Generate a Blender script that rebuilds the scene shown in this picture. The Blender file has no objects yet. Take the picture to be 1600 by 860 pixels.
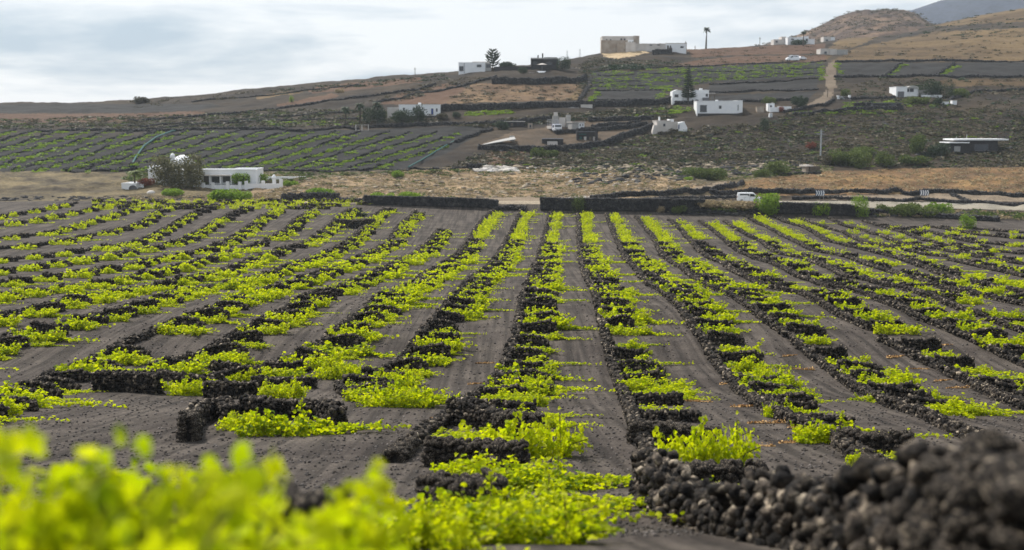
import bpy, math, random
import numpy as np
from mathutils import Vector, Matrix, Euler, noise as mnoise
random.seed(7); rng = np.random.default_rng(7)
S = bpy.context.scene
COL = S.collection
# ------------------------------------------------------------------ camera, world, sun, exposure
FP, HX, HY0 = 1830.0, 800.0, 190.0             # focal length in photo pixels, centre column, horizon row
TH = math.atan((430 - HY0) / FP)
CZ = 20.0                                       # eye height above datum
cam_d = bpy.data.cameras.new('camera'); cam = bpy.data.objects.new('camera', cam_d); COL.objects.link(cam)
cam.location = (0, 0, CZ); cam.rotation_euler = (math.pi/2 - TH, 0, 0)
cam_d.sensor_width = 36; cam_d.lens = FP/1600*36; cam_d.clip_start = 0.1; cam_d.clip_end = 20000
cam_d.dof.use_dof = True; cam_d.dof.focus_distance = 62; cam_d.dof.aperture_fstop = 0.74
S.camera = cam
SUN_AZ, SUN_EL = math.radians(-42), math.radians(49)       # azimuth from +Y towards +X
w = bpy.data.worlds.new("World"); S.world = w; w.use_nodes = True
nt = w.node_tree; N = nt.nodes; L = nt.links; N.clear()
wo = N.new('ShaderNodeOutputWorld'); bg = N.new('ShaderNodeBackground'); bg.inputs[1].default_value = 0.10
sky = N.new('ShaderNodeTexSky'); sky.sky_type = 'NISHITA'; sky.sun_disc = False
sky.sun_elevation = SUN_EL; sky.sun_rotation = SUN_AZ; sky.dust_density = 2.0
tc = N.new('ShaderNodeTexCoord'); mp = N.new('ShaderNodeMapping'); mp.inputs['Scale'].default_value = (2.2, 2.2, 12)
n1 = N.new('ShaderNodeTexNoise'); n1.inputs['Scale'].default_value = 1.6; n1.inputs['Detail'].default_value = 8; n1.inputs['Roughness'].default_value = 0.52
n1.inputs['Distortion'].default_value = 0.25
r1 = N.new('ShaderNodeValToRGB'); r1.color_ramp.elements[0].position = 0.40; r1.color_ramp.elements[1].position = 0.55
r1.color_ramp.elements[0].color = (3.5, 4.6, 5.7, 1); r1.color_ramp.elements[1].color = (8.7, 8.9, 9.1, 1)
mx = N.new('ShaderNodeMixRGB'); mx.inputs[0].default_value = 0.86
L.new(tc.outputs['Generated'], mp.inputs[0]); L.new(mp.outputs[0], n1.inputs[0]); L.new(n1.outputs[0], r1.inputs[0])
L.new(sky.outputs[0], mx.inputs[1]); L.new(r1.outputs[0], mx.inputs[2]); L.new(mx.outputs[0], bg.inputs[0]); L.new(bg.outputs[0], wo.inputs[0])
sd = bpy.data.lights.new('sun', 'SUN'); sd.energy = 5.0; sd.angle = math.radians(0.55); sd.color = (1, 0.955, 0.88)
sun = bpy.data.objects.new('sun', sd); COL.objects.link(sun)
sv = Vector((math.sin(SUN_AZ)*math.cos(SUN_EL), math.cos(SUN_AZ)*math.cos(SUN_EL), math.sin(SUN_EL)))
sun.rotation_euler = sv.to_track_quat('Z', 'Y').to_euler()
S.view_settings.view_transform = 'Standard'; S.view_settings.look = 'None'; S.view_settings.gamma = 1; S.view_settings.exposure = 0.22
S.cycles.volume_bounces = 0; S.cycles.max_bounces = 6; S.cycles.transparent_max_bounces = 6; S.cycles.volume_step_rate = 4

# ------------------------------------------------------------------ terrain height field
def yz(d, y): return -d*math.tan(TH + math.atan((y - 430)/FP))
bank = [(0.5, -1.65), (3, -1.85), (4.5, -2.15), (6, -2.48), (8.5, -3.36), (11, -4.2), (14, -5.3), (18, -6.55)]
midC = [(22, 800), (27, 760), (34.5, 710), (44, 660), (59, 610), (66.5, 575), (74, 525), (87, 480), (105, 454)]
farC = [(126, 432), (156, 404), (195, 370)]
farL = [(146, 404), (180, 365), (200, 340)]
cols = {
 -500: ('L', [(229,316),(236,312),(250,302),(262,290),(275,280),(290,268),(305,258),(330,238),(360,214),(400,200),(440,186),(480,172),(500,168),(560,172)]),
  200: ('L', [(229,316),(236,312),(250,302),(262,290),(275,280),(290,268),(305,258),(330,238),(360,212),(400,196),(420,187),(450,178),(480,165),(492,159),(520,159.5)]),
  420: ('L', [(229,317.5),(240,314),(250,304),(262,294),(285,280),(300,267),(330,240),(360,214),(380,203),(400,192),(430,172),(460,155),(490,142),(520,137),(540,138)]),
  640: ('M', [(229,325),(231.5,317),(238,314),(250,304),(268,290),(285,278),(300,265),(330,238),(360,213),(375,201),(388,184),(400,174),(430,153),(460,134),(485,122),(505,118),(530,118.5)]),
  800: ('C', [(229,331),(231.5,316),(238,313.5),(250,307),(268,297),(285,281),(300,266),(320,245),(335,228),(350,212),(370,195),(388,175),(396,163),(410,155),(435,134),(448,126),(454,114),(470,108),(484,103.5),(520,104)]),
  960: ('C', [(229,334),(231.5,315),(240,313),(260,300),(280,287),(300,266),(320,250),(345,226),(360,210),(380,192),(400,172),(412,158),(430,143),(460,122),(485,106),(505,97),(520,90),(540,80),(548,76.5),(590,77.5)]),
 1120: ('C', [(229,337),(231.5,319),(240,316.5),(255,309),(270,298),(285,288),(300,277),(320,260),(345,232),(360,212),(380,180),(395,165),(408,156),(420,148),(440,135),(465,115),(490,104),(530,90),(580,79),(610,75.5),(650,76)]),
 1280: ('C', [(229,341),(231.5,321),(242,317),(255,309),(275,296),(300,275),(320,256),(345,226),(362,202),(378,180),(392,165),(410,150),(440,128),(470,106),(500,94),(540,84),(580,76),(620,69.5),(680,65),(780,63)]),
 1400: ('C', [(229,344),(234,334),(246,323),(256,317),(262,311),(278,298),(300,276),(320,254),(345,225),(362,200),(380,176),(396,159),(412,147),(430,128),(445,118),(470,101),(520,88),(600,74),(700,62),(800,52),(900,48)]),
 1519: ('C', [(229,347),(236,338),(248,327),(257,320),(263,312),(278,299),(300,277),(320,252),(345,225),(362,200),(380,176),(396,160),(412,150),(430,128),(445,116),(470,99),(520,84),(600,62),(700,40),(790,24),(850,24)]),
 1800: ('C', [(229,350),(240,338),(250,330),(258,322),(264,314),(278,300),(300,277),(320,252),(345,225),(362,200),(380,176),(396,160),(412,150),(430,128),(445,116),(470,97),(520,76),(600,40),(700,0),(760,-20),(850,-20)]),
}
YD = np.concatenate([np.arange(0.5, 700, 0.5), np.arange(700, 2405, 5.0)])
UC = np.arange(-1.6, 1.6001, 0.005)
kx = sorted(cols); prof = []
for k in kx:
    side, far = cols[k]
    pts = list(bank) + [(d, yz(d, y)) for d, y in midC]
    if side == 'C': pts += [(d, yz(d, y)) for d, y in farC]
    elif side == 'L': pts += [(d, yz(d, y)) for d, y in farL]
    else: pts += [(136, yz(136, 420)), (166, yz(166, 388)), (200, yz(200, 354))]
    pts += [(d, yz(d, y)) for d, y in far]
    dl, zl = pts[-1]
    pts += [(dl + 120, zl - 6), (dl + 500, zl - 30), (2600, zl - 60)]
    z = np.interp(YD, [p[0] for p in pts], [p[1] for p in pts])
    ker = np.exp(-0.5*(np.arange(-6, 7)/2.0)**2); ker /= ker.sum()
    z = np.convolve(np.pad(z, 6, mode='edge'), ker, mode='valid')
    prof.append(z)
prof = np.array(prof)
ku = (np.array(kx) - HX)/FP
T = np.empty((len(UC), len(YD)))
# piecewise-linear between columns, then smoothed sideways
idx = np.clip(np.searchsorted(ku, UC) - 1, 0, len(ku) - 2)
t = np.clip((UC - ku[idx])/(ku[idx+1] - ku[idx]), 0, 1)[:, None]
T = prof[idx]*(1-t) + prof[idx+1]*t
ker = np.exp(-0.5*(np.arange(-12, 13)/4.0)**2); ker /= ker.sum()
T = np.apply_along_axis(lambda c: np.convolve(np.pad(c, 12, mode='edge'), ker, mode='valid'), 0, T)
del t
LAT = np.random.default_rng(3).random((256, 256))
def vn(x, y):
    xi = np.floor(x).astype(int); yi = np.floor(y).astype(int); fx = x - xi; fy = y - yi
    fx = fx*fx*(3-2*fx); fy = fy*fy*(3-2*fy); a = LAT[xi & 255, yi & 255]; b = LAT[(xi+1) & 255, yi & 255]
    c = LAT[xi & 255, (yi+1) & 255]; d = LAT[(xi+1) & 255, (yi+1) & 255]
    return (a*(1-fx)+b*fx)*(1-fy) + (c*(1-fx)+d*fx)*fy - 0.5
def fbm(x, y, o=4):
    s = 0; a = 1.0
    for i in range(o): s = s + a*vn(x*2**i + 17*i, y*2**i + 5*i); a *= 0.5
    return s
def H(X, Y):
    X = np.asarray(X, float); Y = np.asarray(Y, float)
    Yc = np.clip(Y, 0.5, 2390); U = np.clip(X/Yc, -1.599, 1.594)
    iu = (U + 1.6)/0.005; i = np.clip(np.floor(iu).astype(int), 0, len(UC)-2); fu = iu - i
    jy = np.where(Yc < 700, (Yc - 0.5)/0.5, 1399 + (Yc - 700)/5); j = np.clip(np.floor(jy).astype(int), 0, len(YD)-2); fy = jy - j
    z = (T[i, j]*(1-fu) + T[i+1, j]*fu)*(1-fy) + (T[i, j+1]*(1-fu) + T[i+1, j+1]*fu)*fy
    z = z + 0.10*fbm(X*0.35+9, Y*0.35)*np.clip(Y/30, 0, 1)
    far = np.clip((Y-236)/20, 0, 1)
    z = z + far*(1.1*fbm(X*0.06+3, Y*0.09+8) + 0.35*fbm(X*0.3, Y*0.3+50, 3))
    rock = far*np.clip((312-Y)/10, 0, 1)
    return CZ + z + rock*1.1*np.maximum(fbm(X*0.16+30, Y*0.22+2, 4), -0.05)
def gz(x, y): return float(H(x, y))
cT, sT = math.cos(TH), math.sin(TH)
def project(X, Y, Z):
    Z = Z - CZ; dep = Y*cT - Z*sT; up = Y*sT + Z*cT
    return HX + FP*X/dep, 430 - FP*up/dep
YS = np.concatenate([np.geomspace(2, 225, 420), np.arange(225, 700, 0.6), np.arange(700, 1300, 3)])
def hits(px, py):
    px = np.atleast_1d(np.asarray(px, float)); py = np.atleast_1d(np.asarray(py, float)); out = np.full((len(px), 3), np.nan)
    for s in range(0, len(px), 1500):
        p = px[s:s+1500]; q = py[s:s+1500]
        a = (p - HX)/FP; b = (430 - q)/FP
        dy = cT + b*sT; dz = -sT + b*cT; ux = a/dy; uz = dz/dy
        Xs = ux[:, None]*YS[None]; Zs = CZ + uz[:, None]*YS[None]
        D = Zs - H(Xs, np.broadcast_to(YS, Xs.shape))
        below = D < 0; k = below.argmax(1); ok = below.any(1) & (k > 0)
        r = np.arange(len(p)); d0 = D[r, k-1]; d1 = D[r, k]; f = np.where(ok, d0/(d0-d1+1e-9), 0)
        yy = YS[k-1]*(1-f) + YS[k]*f
        # rays that miss: the crest under them
        am = np.where(YS[None] < 300, 1e9, D).argmin(1); yy = np.where(ok, yy, YS[am])
        out[s:s+1500, 0] = ux*yy; out[s:s+1500, 1] = yy; out[s:s+1500, 2] = H(ux*yy, yy)
    return out
def hit(px, py): return Vector(hits(px, py)[0])
def at(px, d):                                 # the ground point seen in column px at distance d
    X = (px - HX)/FP*d/1.0; X *= 1.0
    for _ in range(3):
        z = gz(X, d); dep = d*cT - (z-CZ)*sT; X = (px-HX)/FP*dep
    return Vector((X, d, gz(X, d)))

# ------------------------------------------------------------------ helpers
def mesh(name, V, F, mat=None, smooth=False):
    V = np.asarray(V, float).reshape(-1, 3); m = bpy.data.meshes.new(name)
    if isinstance(F, np.ndarray):
        k = F.shape[1]; m.vertices.add(len(V)); m.vertices.foreach_set('co', V.ravel())
        m.loops.add(F.size); m.loops.foreach_set('vertex_index', F.ravel().astype(np.int32))
        m.polygons.add(len(F)); m.polygons.foreach_set('loop_start', np.arange(0, F.size, k, dtype=np.int32))
        m.update(calc_edges=True)
    else:
        m.from_pydata([tuple(v) for v in V], [], F); m.update()
    if smooth: m.polygons.foreach_set('use_smooth', np.ones(len(m.polygons), bool))
    if mat: m.materials.append(mat)
    return m
def obj(name, m, parent=None, loc=None, rot=None, sc=None):
    o = bpy.data.objects.new(name, m); COL.objects.link(o)
    if parent: o.parent = parent
    if loc is not None: o.location = loc
    if rot is not None: o.rotation_euler = rot
    if sc is not None: o.scale = sc
    return o
def tag(o, label=None, cat=None, group=None, kind=None):
    if label: o['label'] = label
    if cat: o['category'] = cat
    if group: o['group'] = group
    if kind: o['kind'] = kind
    return o
class MB:
    def __init__(s): s.V = []; s.F = []
    def add(s, vs, fs):
        b = len(s.V); s.V += [tuple(v) for v in vs]; s.F += [tuple(i+b for i in f) for f in fs]; return s
    def box(s, x0, x1, y0, y1, z0, z1):
        v = [(x,y,z) for z in (z0,z1) for y in (y0,y1) for x in (x0,x1)]
        return s.add(v, [(0,2,3,1),(4,5,7,6),(0,1,5,4),(2,6,7,3),(0,4,6,2),(1,3,7,5)])
    def tube(s, pts, rad, n=6, cap=True):
        pts = [Vector(p) for p in pts]; rings = []
        for i, p in enumerate(pts):
            t = (pts[min(i+1, len(pts)-1)] - pts[max(i-1, 0)]).normalized()
            a = t.orthogonal().normalized() if i == 0 else (a - t*a.dot(t)).normalized()
            b = t.cross(a); r = rad[i] if hasattr(rad, '__len__') else rad
            rings.append([p + (a*math.cos(2*math.pi*k/n) + b*math.sin(2*math.pi*k/n))*r for k in range(n)])
        vs = [v for r in rings for v in r]; fs = []
        for i in range(len(rings)-1):
            for k in range(n): fs.append((i*n+k, i*n+(k+1)%n, (i+1)*n+(k+1)%n, (i+1)*n+k))
        if cap: fs += [tuple(range(n))[::-1], tuple((len(rings)-1)*n+k for k in range(n))]
        return s.add(vs, fs)
    def lathe(s, prof, n=16, c=(0,0,0)):
        vs = [(c[0]+r*math.cos(2*math.pi*k/n), c[1]+r*math.sin(2*math.pi*k/n), c[2]+z) for r, z in prof for k in range(n)]
        fs = [(i*n+k, i*n+(k+1)%n, (i+1)*n+(k+1)%n, (i+1)*n+k) for i in range(len(prof)-1) for k in range(n)]
        return s.add(vs, fs)
    def prism(s, poly, y0, y1):                # polygon in x,z extruded in y
        n = len(poly); vs = [(x, y0, z) for x, z in poly] + [(x, y1, z) for x, z in poly]
        return s.add(vs, [tuple(range(n)), tuple(range(2*n-1, n-1, -1))] + [(i, i+n, (i+1)%n+n, (i+1)%n) for i in range(n)])
    def build(s, name, mat, parent=None, smooth=False, **k):
        return obj(name, mesh(name, np.array(s.V), s.F, mat, smooth), parent, **k)
def empty(name, loc, label, cat, group=None, rz=0):
    o = obj(name, None, loc=loc, rot=(0, 0, rz)); return tag(o, label, cat, group, 'thing')

# ------------------------------------------------------------------ materials
def mat(name, cols, scale=3.0, rough=0.9, bump=0.0, bscale=20, detail=6, coord='Object', stretch=(1,1,1), rand=0.0, spec=0.2, distort=0.0, lo=0.3, hi=0.7):
    m = bpy.data.materials.new(name); m.use_nodes = True; t = m.node_tree; n = t.nodes; l = t.links
    b = n['Principled BSDF']; b.inputs['Roughness'].default_value = rough; b.inputs['Specular IOR Level'].default_value = spec
    c = n.new('ShaderNodeTexCoord'); mpn = n.new('ShaderNodeMapping'); mpn.inputs['Scale'].default_value = stretch
    l.new(c.outputs[coord], mpn.inputs[0])
    nz = n.new('ShaderNodeTexNoise'); nz.inputs['Scale'].default_value = scale; nz.inputs['Detail'].default_value = detail; nz.inputs['Distortion'].default_value = distort
    l.new(mpn.outputs[0], nz.inputs[0]); cr = n.new('ShaderNodeValToRGB'); e = cr.color_ramp.elements
    for i, cc in enumerate(cols):
        p = lo + (hi-lo)*i/max(1, len(cols)-1)
        if i < 2: e[i].position = p; e[i].color = (*cc, 1)
        else: x = e.new(p); x.color = (*cc, 1)
    if len(cols) == 1: e[1].color = (*cols[0], 1)
    l.new(nz.outputs[0], cr.inputs[0]); out = cr.outputs[0]
    if rand:
        g = n.new('ShaderNodeNewGeometry'); mr = n.new('ShaderNodeMapRange'); mr.inputs[3].default_value = 1-rand; mr.inputs[4].default_value = 1+rand
        l.new(g.outputs['Random Per Island'], mr.inputs[0]); mm = n.new('ShaderNodeMixRGB'); mm.blend_type = 'MULTIPLY'; mm.inputs[0].default_value = 1
        l.new(out, mm.inputs[1]); l.new(mr.outputs[0], mm.inputs[2]); out = mm.outputs[0]
    l.new(out, b.inputs['Base Color'])
    if bump:
        n2 = n.new('ShaderNodeTexNoise'); n2.inputs['Scale'].default_value = bscale; n2.inputs['Detail'].default_value = 5; l.new(mpn.outputs[0], n2.inputs[0])
        bp = n.new('ShaderNodeBump'); bp.inputs['Strength'].default_value = bump; bp.inputs['Distance'].default_value = 0.1
        l.new(n2.outputs[0], bp.inputs['Height']); l.new(bp.outputs[0], b.inputs['Normal'])
    return m
def leafmat(name, c1, c2, trans, tcol, rough=0.55, scale=0.9):
    m = bpy.data.materials.new(name); m.use_nodes = True; t = m.node_tree; n = t.nodes; l = t.links
    b = n['Principled BSDF']; b.inputs['Roughness'].default_value = rough; b.inputs['Specular IOR Level'].default_value = 0.12
    g = n.new('ShaderNodeNewGeometry'); oi = n.new('ShaderNodeObjectInfo'); ad = n.new('ShaderNodeMath'); ad.operation = 'MULTIPLY_ADD'
    l.new(oi.outputs['Random'], ad.inputs[0]); ad.inputs[1].default_value = 0.55; l.new(g.outputs['Random Per Island'], ad.inputs[2])
    cr = n.new('ShaderNodeValToRGB'); cr.color_ramp.elements[0].color = (*c1, 1); cr.color_ramp.elements[1].color = (*c2, 1)
    cr.color_ramp.elements[0].position = 0.15; cr.color_ramp.elements[1].position = 1.0
    l.new(ad.outputs[0], cr.inputs[0]); l.new(cr.outputs[0], b.inputs['Base Color'])
    tr = n.new('ShaderNodeBsdfTranslucent'); mxx = n.new('ShaderNodeMixShader'); mxx.inputs[0].default_value = trans
    mc = n.new('ShaderNodeMixRGB'); mc.blend_type = 'MULTIPLY'; mc.inputs[0].default_value = 0; 
    cr2 = n.new('ShaderNodeValToRGB'); cr2.color_ramp.elements[0].color = (tcol[0]*0.6, tcol[1]*0.75, tcol[2], 1); cr2.color_ramp.elements[1].color = (*tcol, 1)
    l.new(g.outputs['Random Per Island'], cr2.inputs[0]); l.new(cr2.outputs[0], tr.inputs[0])
    l.new(b.outputs[0], mxx.inputs[1]); l.new(tr.outputs[0], mxx.inputs[2]); l.new(mxx.outputs[0], n['Material Output'].inputs[0])
    return m
M = {}
M['ash'] = None
M['stone'] = mat('basalt_stone', [(0.008,0.007,0.007),(0.024,0.020,0.017),(0.075,0.060,0.047),(0.34,0.28,0.21)], 4.5, 0.9, 0.8, 22, rand=0.6, lo=0.36, hi=0.69)
M['gravel'] = mat('ash_gravel', [(0.045,0.04,0.037),(0.07,0.062,0.057),(0.15,0.13,0.12)], 1.2, 0.95, rand=0.5)
M['stonefar'] = mat('basalt_stone_far', [(0.018,0.018,0.020),(0.038,0.037,0.040),(0.09,0.083,0.075)], 1.2, 0.95, rand=0.35)
M['vine'] = leafmat('vine_leaf', (0.035,0.10,0.004), (0.47,0.50,0.006), 0.47, (0.80,0.84,0.004))  # random leaf tones; the dark end also stands in for shade among leaves
M['vinefar'] = leafmat('hillside_vine_leaf', (0.06,0.11,0.02), (0.15,0.22,0.025), 0.35, (0.3,0.42,0.02))
M['stem'] = mat('vine_wood', [(0.07,0.045,0.025),(0.14,0.10,0.05)], 8, 0.8)
M['dry'] = mat('dry_leaf', [(0.38,0.2,0.07),(0.55,0.36,0.16)], 9, 0.8, rand=0.35)
M['olive'] = leafmat('olive_leaf', (0.035,0.06,0.012), (0.12,0.15,0.03), 0.25, (0.16,0.2,0.05))
M['greyolive'] = leafmat('grey_olive_leaf', (0.06,0.062,0.028), (0.21,0.19,0.10), 0.2, (0.14,0.13,0.05))
M['bright'] = leafmat('bright_shrub_leaf', (0.05,0.12,0.012), (0.2,0.30,0.03), 0.35, (0.3,0.42,0.03))
M['darkleaf'] = leafmat('dark_leaf', (0.018,0.035,0.02), (0.05,0.07,0.035), 0.15, (0.05,0.09,0.03))
M['redleaf'] = leafmat('red_leaf', (0.12,0.03,0.02), (0.25,0.07,0.04), 0.25, (0.25,0.06,0.03))
M['scrub'] = leafmat('scrub_leaf', (0.035,0.03,0.02), (0.12,0.1,0.06), 0.15, (0.13,0.12,0.06))
M['grass'] = leafmat('dry_grass', (0.20,0.15,0.09), (0.42,0.33,0.2), 0.25, (0.4,0.3,0.15))
M['pale'] = mat('pale_rock', [(0.3,0.27,0.23),(0.5,0.46,0.42),(0.62,0.58,0.55)], 0.6, 0.9, 0.4, 5, rand=0.2)
M['tanrock'] = mat('tan_rock', [(0.10,0.08,0.06),(0.26,0.21,0.15),(0.36,0.3,0.22)], 0.9, 0.9, 0.4, 5, rand=0.35)
M['white'] = mat('white_plaster', [(0.74,0.75,0.77),(0.82,0.82,0.82)], 0.7, 0.85)
M['ochre'] = mat('weathered_plaster', [(0.28,0.22,0.17),(0.42,0.36,0.3)], 0.5, 0.9)
M['palewall'] = mat('pale_plaster', [(0.48,0.44,0.40),(0.62,0.58,0.55)], 0.4, 0.9)
M['glass'] = mat('window_glass', [(0.02,0.025,0.035)], 1, 0.15, spec=0.6)
M['frame'] = mat('grey_frame', [(0.12,0.12,0.13),(0.16,0.16,0.17)], 3, 0.6)
M['blue'] = mat('blue_paint', [(0.02,0.06,0.22),(0.03,0.08,0.3)], 2, 0.5)
M['teal'] = mat('teal_netting', [(0.03,0.09,0.085),(0.05,0.13,0.12)], 2, 0.8)
M['darkwall'] = mat('dark_stone_wall', [(0.03,0.028,0.03),(0.055,0.05,0.05)], 2, 0.9, 0.5, 8)
M['concrete'] = mat('concrete', [(0.3,0.29,0.28),(0.4,0.39,0.37)], 1.5, 0.9)
M['trunk'] = mat('tree_bark', [(0.05,0.04,0.03),(0.1,0.08,0.06)], 3, 0.9)
M['paint'] = mat('vehicle_paint', [(0.74,0.75,0.78)], 1, 0.3, spec=0.5)
M['tyre'] = mat('tyre_rubber', [(0.015,0.015,0.015)], 1, 0.8)
M['lamp'] = mat('lamp_glass', [(0.6,0.6,0.55)], 1, 0.2, spec=0.7)
M['metal'] = mat('galvanised_metal', [(0.35,0.36,0.38)], 1, 0.5, spec=0.5)
M['signblue'] = mat('sign_blue', [(0.03,0.06,0.12)], 1, 0.5)
M['wood'] = mat('weathered_wood', [(0.1,0.08,0.06),(0.16,0.13,0.1)], 4, 0.9)

def ground_mat(name, cols, s1, rough=0.95, bump=0.5, fine=1.0, tracks=False):
    """large patches + fine grain; tracks adds wheel and rake marks along the rows"""
    m = bpy.data.materials.new(name); m.use_nodes = True; t = m.node_tree; n = t.nodes; l = t.links
    b = n['Principled BSDF']; b.inputs['Roughness'].default_value = rough; b.inputs['Specular IOR Level'].default_value = 0.15
    c = n.new('ShaderNodeTexCoord')
    a = n.new('ShaderNodeTexNoise'); a.inputs['Scale'].default_value = s1; a.inputs['Detail'].default_value = 9; a.inputs['Roughness'].default_value = 0.62; l.new(c.outputs['Object'], a.inputs[0])
    f = n.new('ShaderNodeTexNoise'); f.inputs['Scale'].default_value = fine*9; f.inputs['Detail'].default_value = 4; f.inputs['Roughness'].default_value = 0.7; l.new(c.outputs['Object'], f.inputs[0])
    cr = n.new('ShaderNodeValToRGB'); e = cr.color_ramp.elements
    for i, cc in enumerate(cols):
        p = 0.36 + 0.28*i/(len(cols)-1)
        if i < 2: e[i].position = p; e[i].color = (*cc, 1)
        else: x = e.new(p); x.color = (*cc, 1)
    l.new(a.outputs[0], cr.inputs[0])
    mr = n.new('ShaderNodeMapRange'); mr.inputs[1].default_value = 0.25; mr.inputs[2].default_value = 0.75; mr.inputs[3].default_value = 0.4; mr.inputs[4].default_value = 1.6
    l.new(f.outputs[0], mr.inputs[0]); mm = n.new('ShaderNodeMixRGB'); mm.blend_type = 'MULTIPLY'; mm.inputs[0].default_value = 1
    l.new(cr.outputs[0], mm.inputs[1]); l.new(mr.outputs[0], mm.inputs[2]); out = mm.outputs[0]; hgt = f.outputs[0]
    if tracks:
        mp2 = n.new('ShaderNodeMapping'); mp2.inputs['Rotation'].default_value = (0, 0, 0.05); mp2.inputs['Scale'].default_value = (1.5, 0.05, 0.0); l.new(c.outputs['Object'], mp2.inputs[0])
        k = n.new('ShaderNodeTexNoise'); k.inputs['Scale'].default_value = 1.7; k.inputs['Detail'].default_value = 5; k.inputs['Distortion'].default_value = 0.35; l.new(mp2.outputs[0], k.inputs[0])
        r2 = n.new('ShaderNodeMapRange'); r2.inputs[1].default_value = 0.36; r2.inputs[2].default_value = 0.6; r2.inputs[3].default_value = 0.4; r2.inputs[4].default_value = 1.2; l.new(k.outputs[0], r2.inputs[0])
        m3 = n.new('ShaderNodeMixRGB'); m3.blend_type = 'MULTIPLY'; m3.inputs[0].default_value = 0.8; l.new(out, m3.inputs[1]); l.new(r2.outputs[0], m3.inputs[2]); out = m3.outputs[0]
        ah = n.new('ShaderNodeMath'); ah.operation = 'ADD'; l.new(f.outputs[0], ah.inputs[0]); l.new(k.outputs[0], ah.inputs[1]); hgt = ah.outputs[0]
    l.new(out, b.inputs['Base Color'])
    bp = n.new('ShaderNodeBump'); bp.inputs['Strength'].default_value = bump; bp.inputs['Distance'].default_value = 0.12; l.new(hgt, bp.inputs['Height']); l.new(bp.outputs[0], b.inputs['Normal'])
    return m
G = {
 'volcanic_ash_field': ground_mat('volcanic_ash', [(0.0492,0.0396,0.0342),(0.0715,0.059,0.0503),(0.0966,0.0801,0.067)], 0.35, bump=0.7, tracks=True),
 'scrub_hillside': ground_mat('scrub_soil', [(0.0164,0.0125,0.0104),(0.0311,0.0225,0.0154),(0.0474,0.0338,0.0211)], 0.05, fine=0.2),
 'rocky_ground': ground_mat('rocky_tan_soil', [(0.0816,0.0576,0.0358),(0.2112,0.1481,0.0847),(0.3263,0.2304,0.1368)], 0.11, fine=0.16),
 'lava_scrub_ground': ground_mat('lava_scrub', [(0.0424,0.0327,0.023),(0.1016,0.0799,0.046),(0.1694,0.1307,0.069)], 0.12, fine=0.16),
 'dry_orange_meadow': ground_mat('orange_grass', [(0.0813,0.0507,0.0276),(0.1626,0.095,0.0451),(0.2365,0.1457,0.0602)], 0.1, fine=0.2),
 'road': ground_mat('pale_asphalt', [(0.2217,0.198,0.1568),(0.2771,0.2455,0.1944)], 0.2, bump=0.1),
 'sandy_track': ground_mat('sandy_track', [(0.154,0.1188,0.0836),(0.2309,0.1782,0.1255)], 0.2, fine=0.3),
 'pale_forecourt': ground_mat('pale_concrete', [(0.254,0.2081,0.1533),(0.3387,0.2759,0.2031)], 0.2, fine=0.3),
 'hillside_vineyard_ground': ground_mat('hill_ash', [(0.0126,0.0125,0.0124),(0.0183,0.0175,0.0173),(0.0225,0.0212,0.0204)], 0.1, fine=0.3),
 'dark_ash_field': ground_mat('dark_ash', [(0.0188,0.0178,0.0176),(0.0264,0.0249,0.0241)], 0.1, fine=0.3),
 'dry_brown_field': ground_mat('dry_field', [(0.0817,0.0485,0.0277),(0.1319,0.0835,0.0469),(0.1822,0.1184,0.064)], 0.07, fine=0.2),
 'ploughed_red_field': ground_mat('red_field', [(0.072,0.0392,0.0245),(0.1008,0.0576,0.0359)], 0.05, fine=0.25),
 'pale_scarp': ground_mat('pale_scarp', [(0.2874,0.2112,0.1227),(0.427,0.3238,0.2007)], 0.15, fine=0.2),
 'golden_slope': ground_mat('golden_sunlit_ground', [(0.0609,0.0383,0.0193),(0.1055,0.0695,0.033),(0.1461,0.0974,0.0441)], 0.02, fine=0.1),  # tan ground, with the gold of sunlit slopes put into its colour
 'dirt_road': ground_mat('dirt_road', [(0.115,0.0862,0.0634),(0.1581,0.1232,0.0878)], 0.1, fine=0.3),
 'farmyard_ground': ground_mat('farmyard_dirt', [(0.0565,0.0431,0.032),(0.1005,0.07,0.0448)], 0.1, fine=0.3),
}
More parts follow.
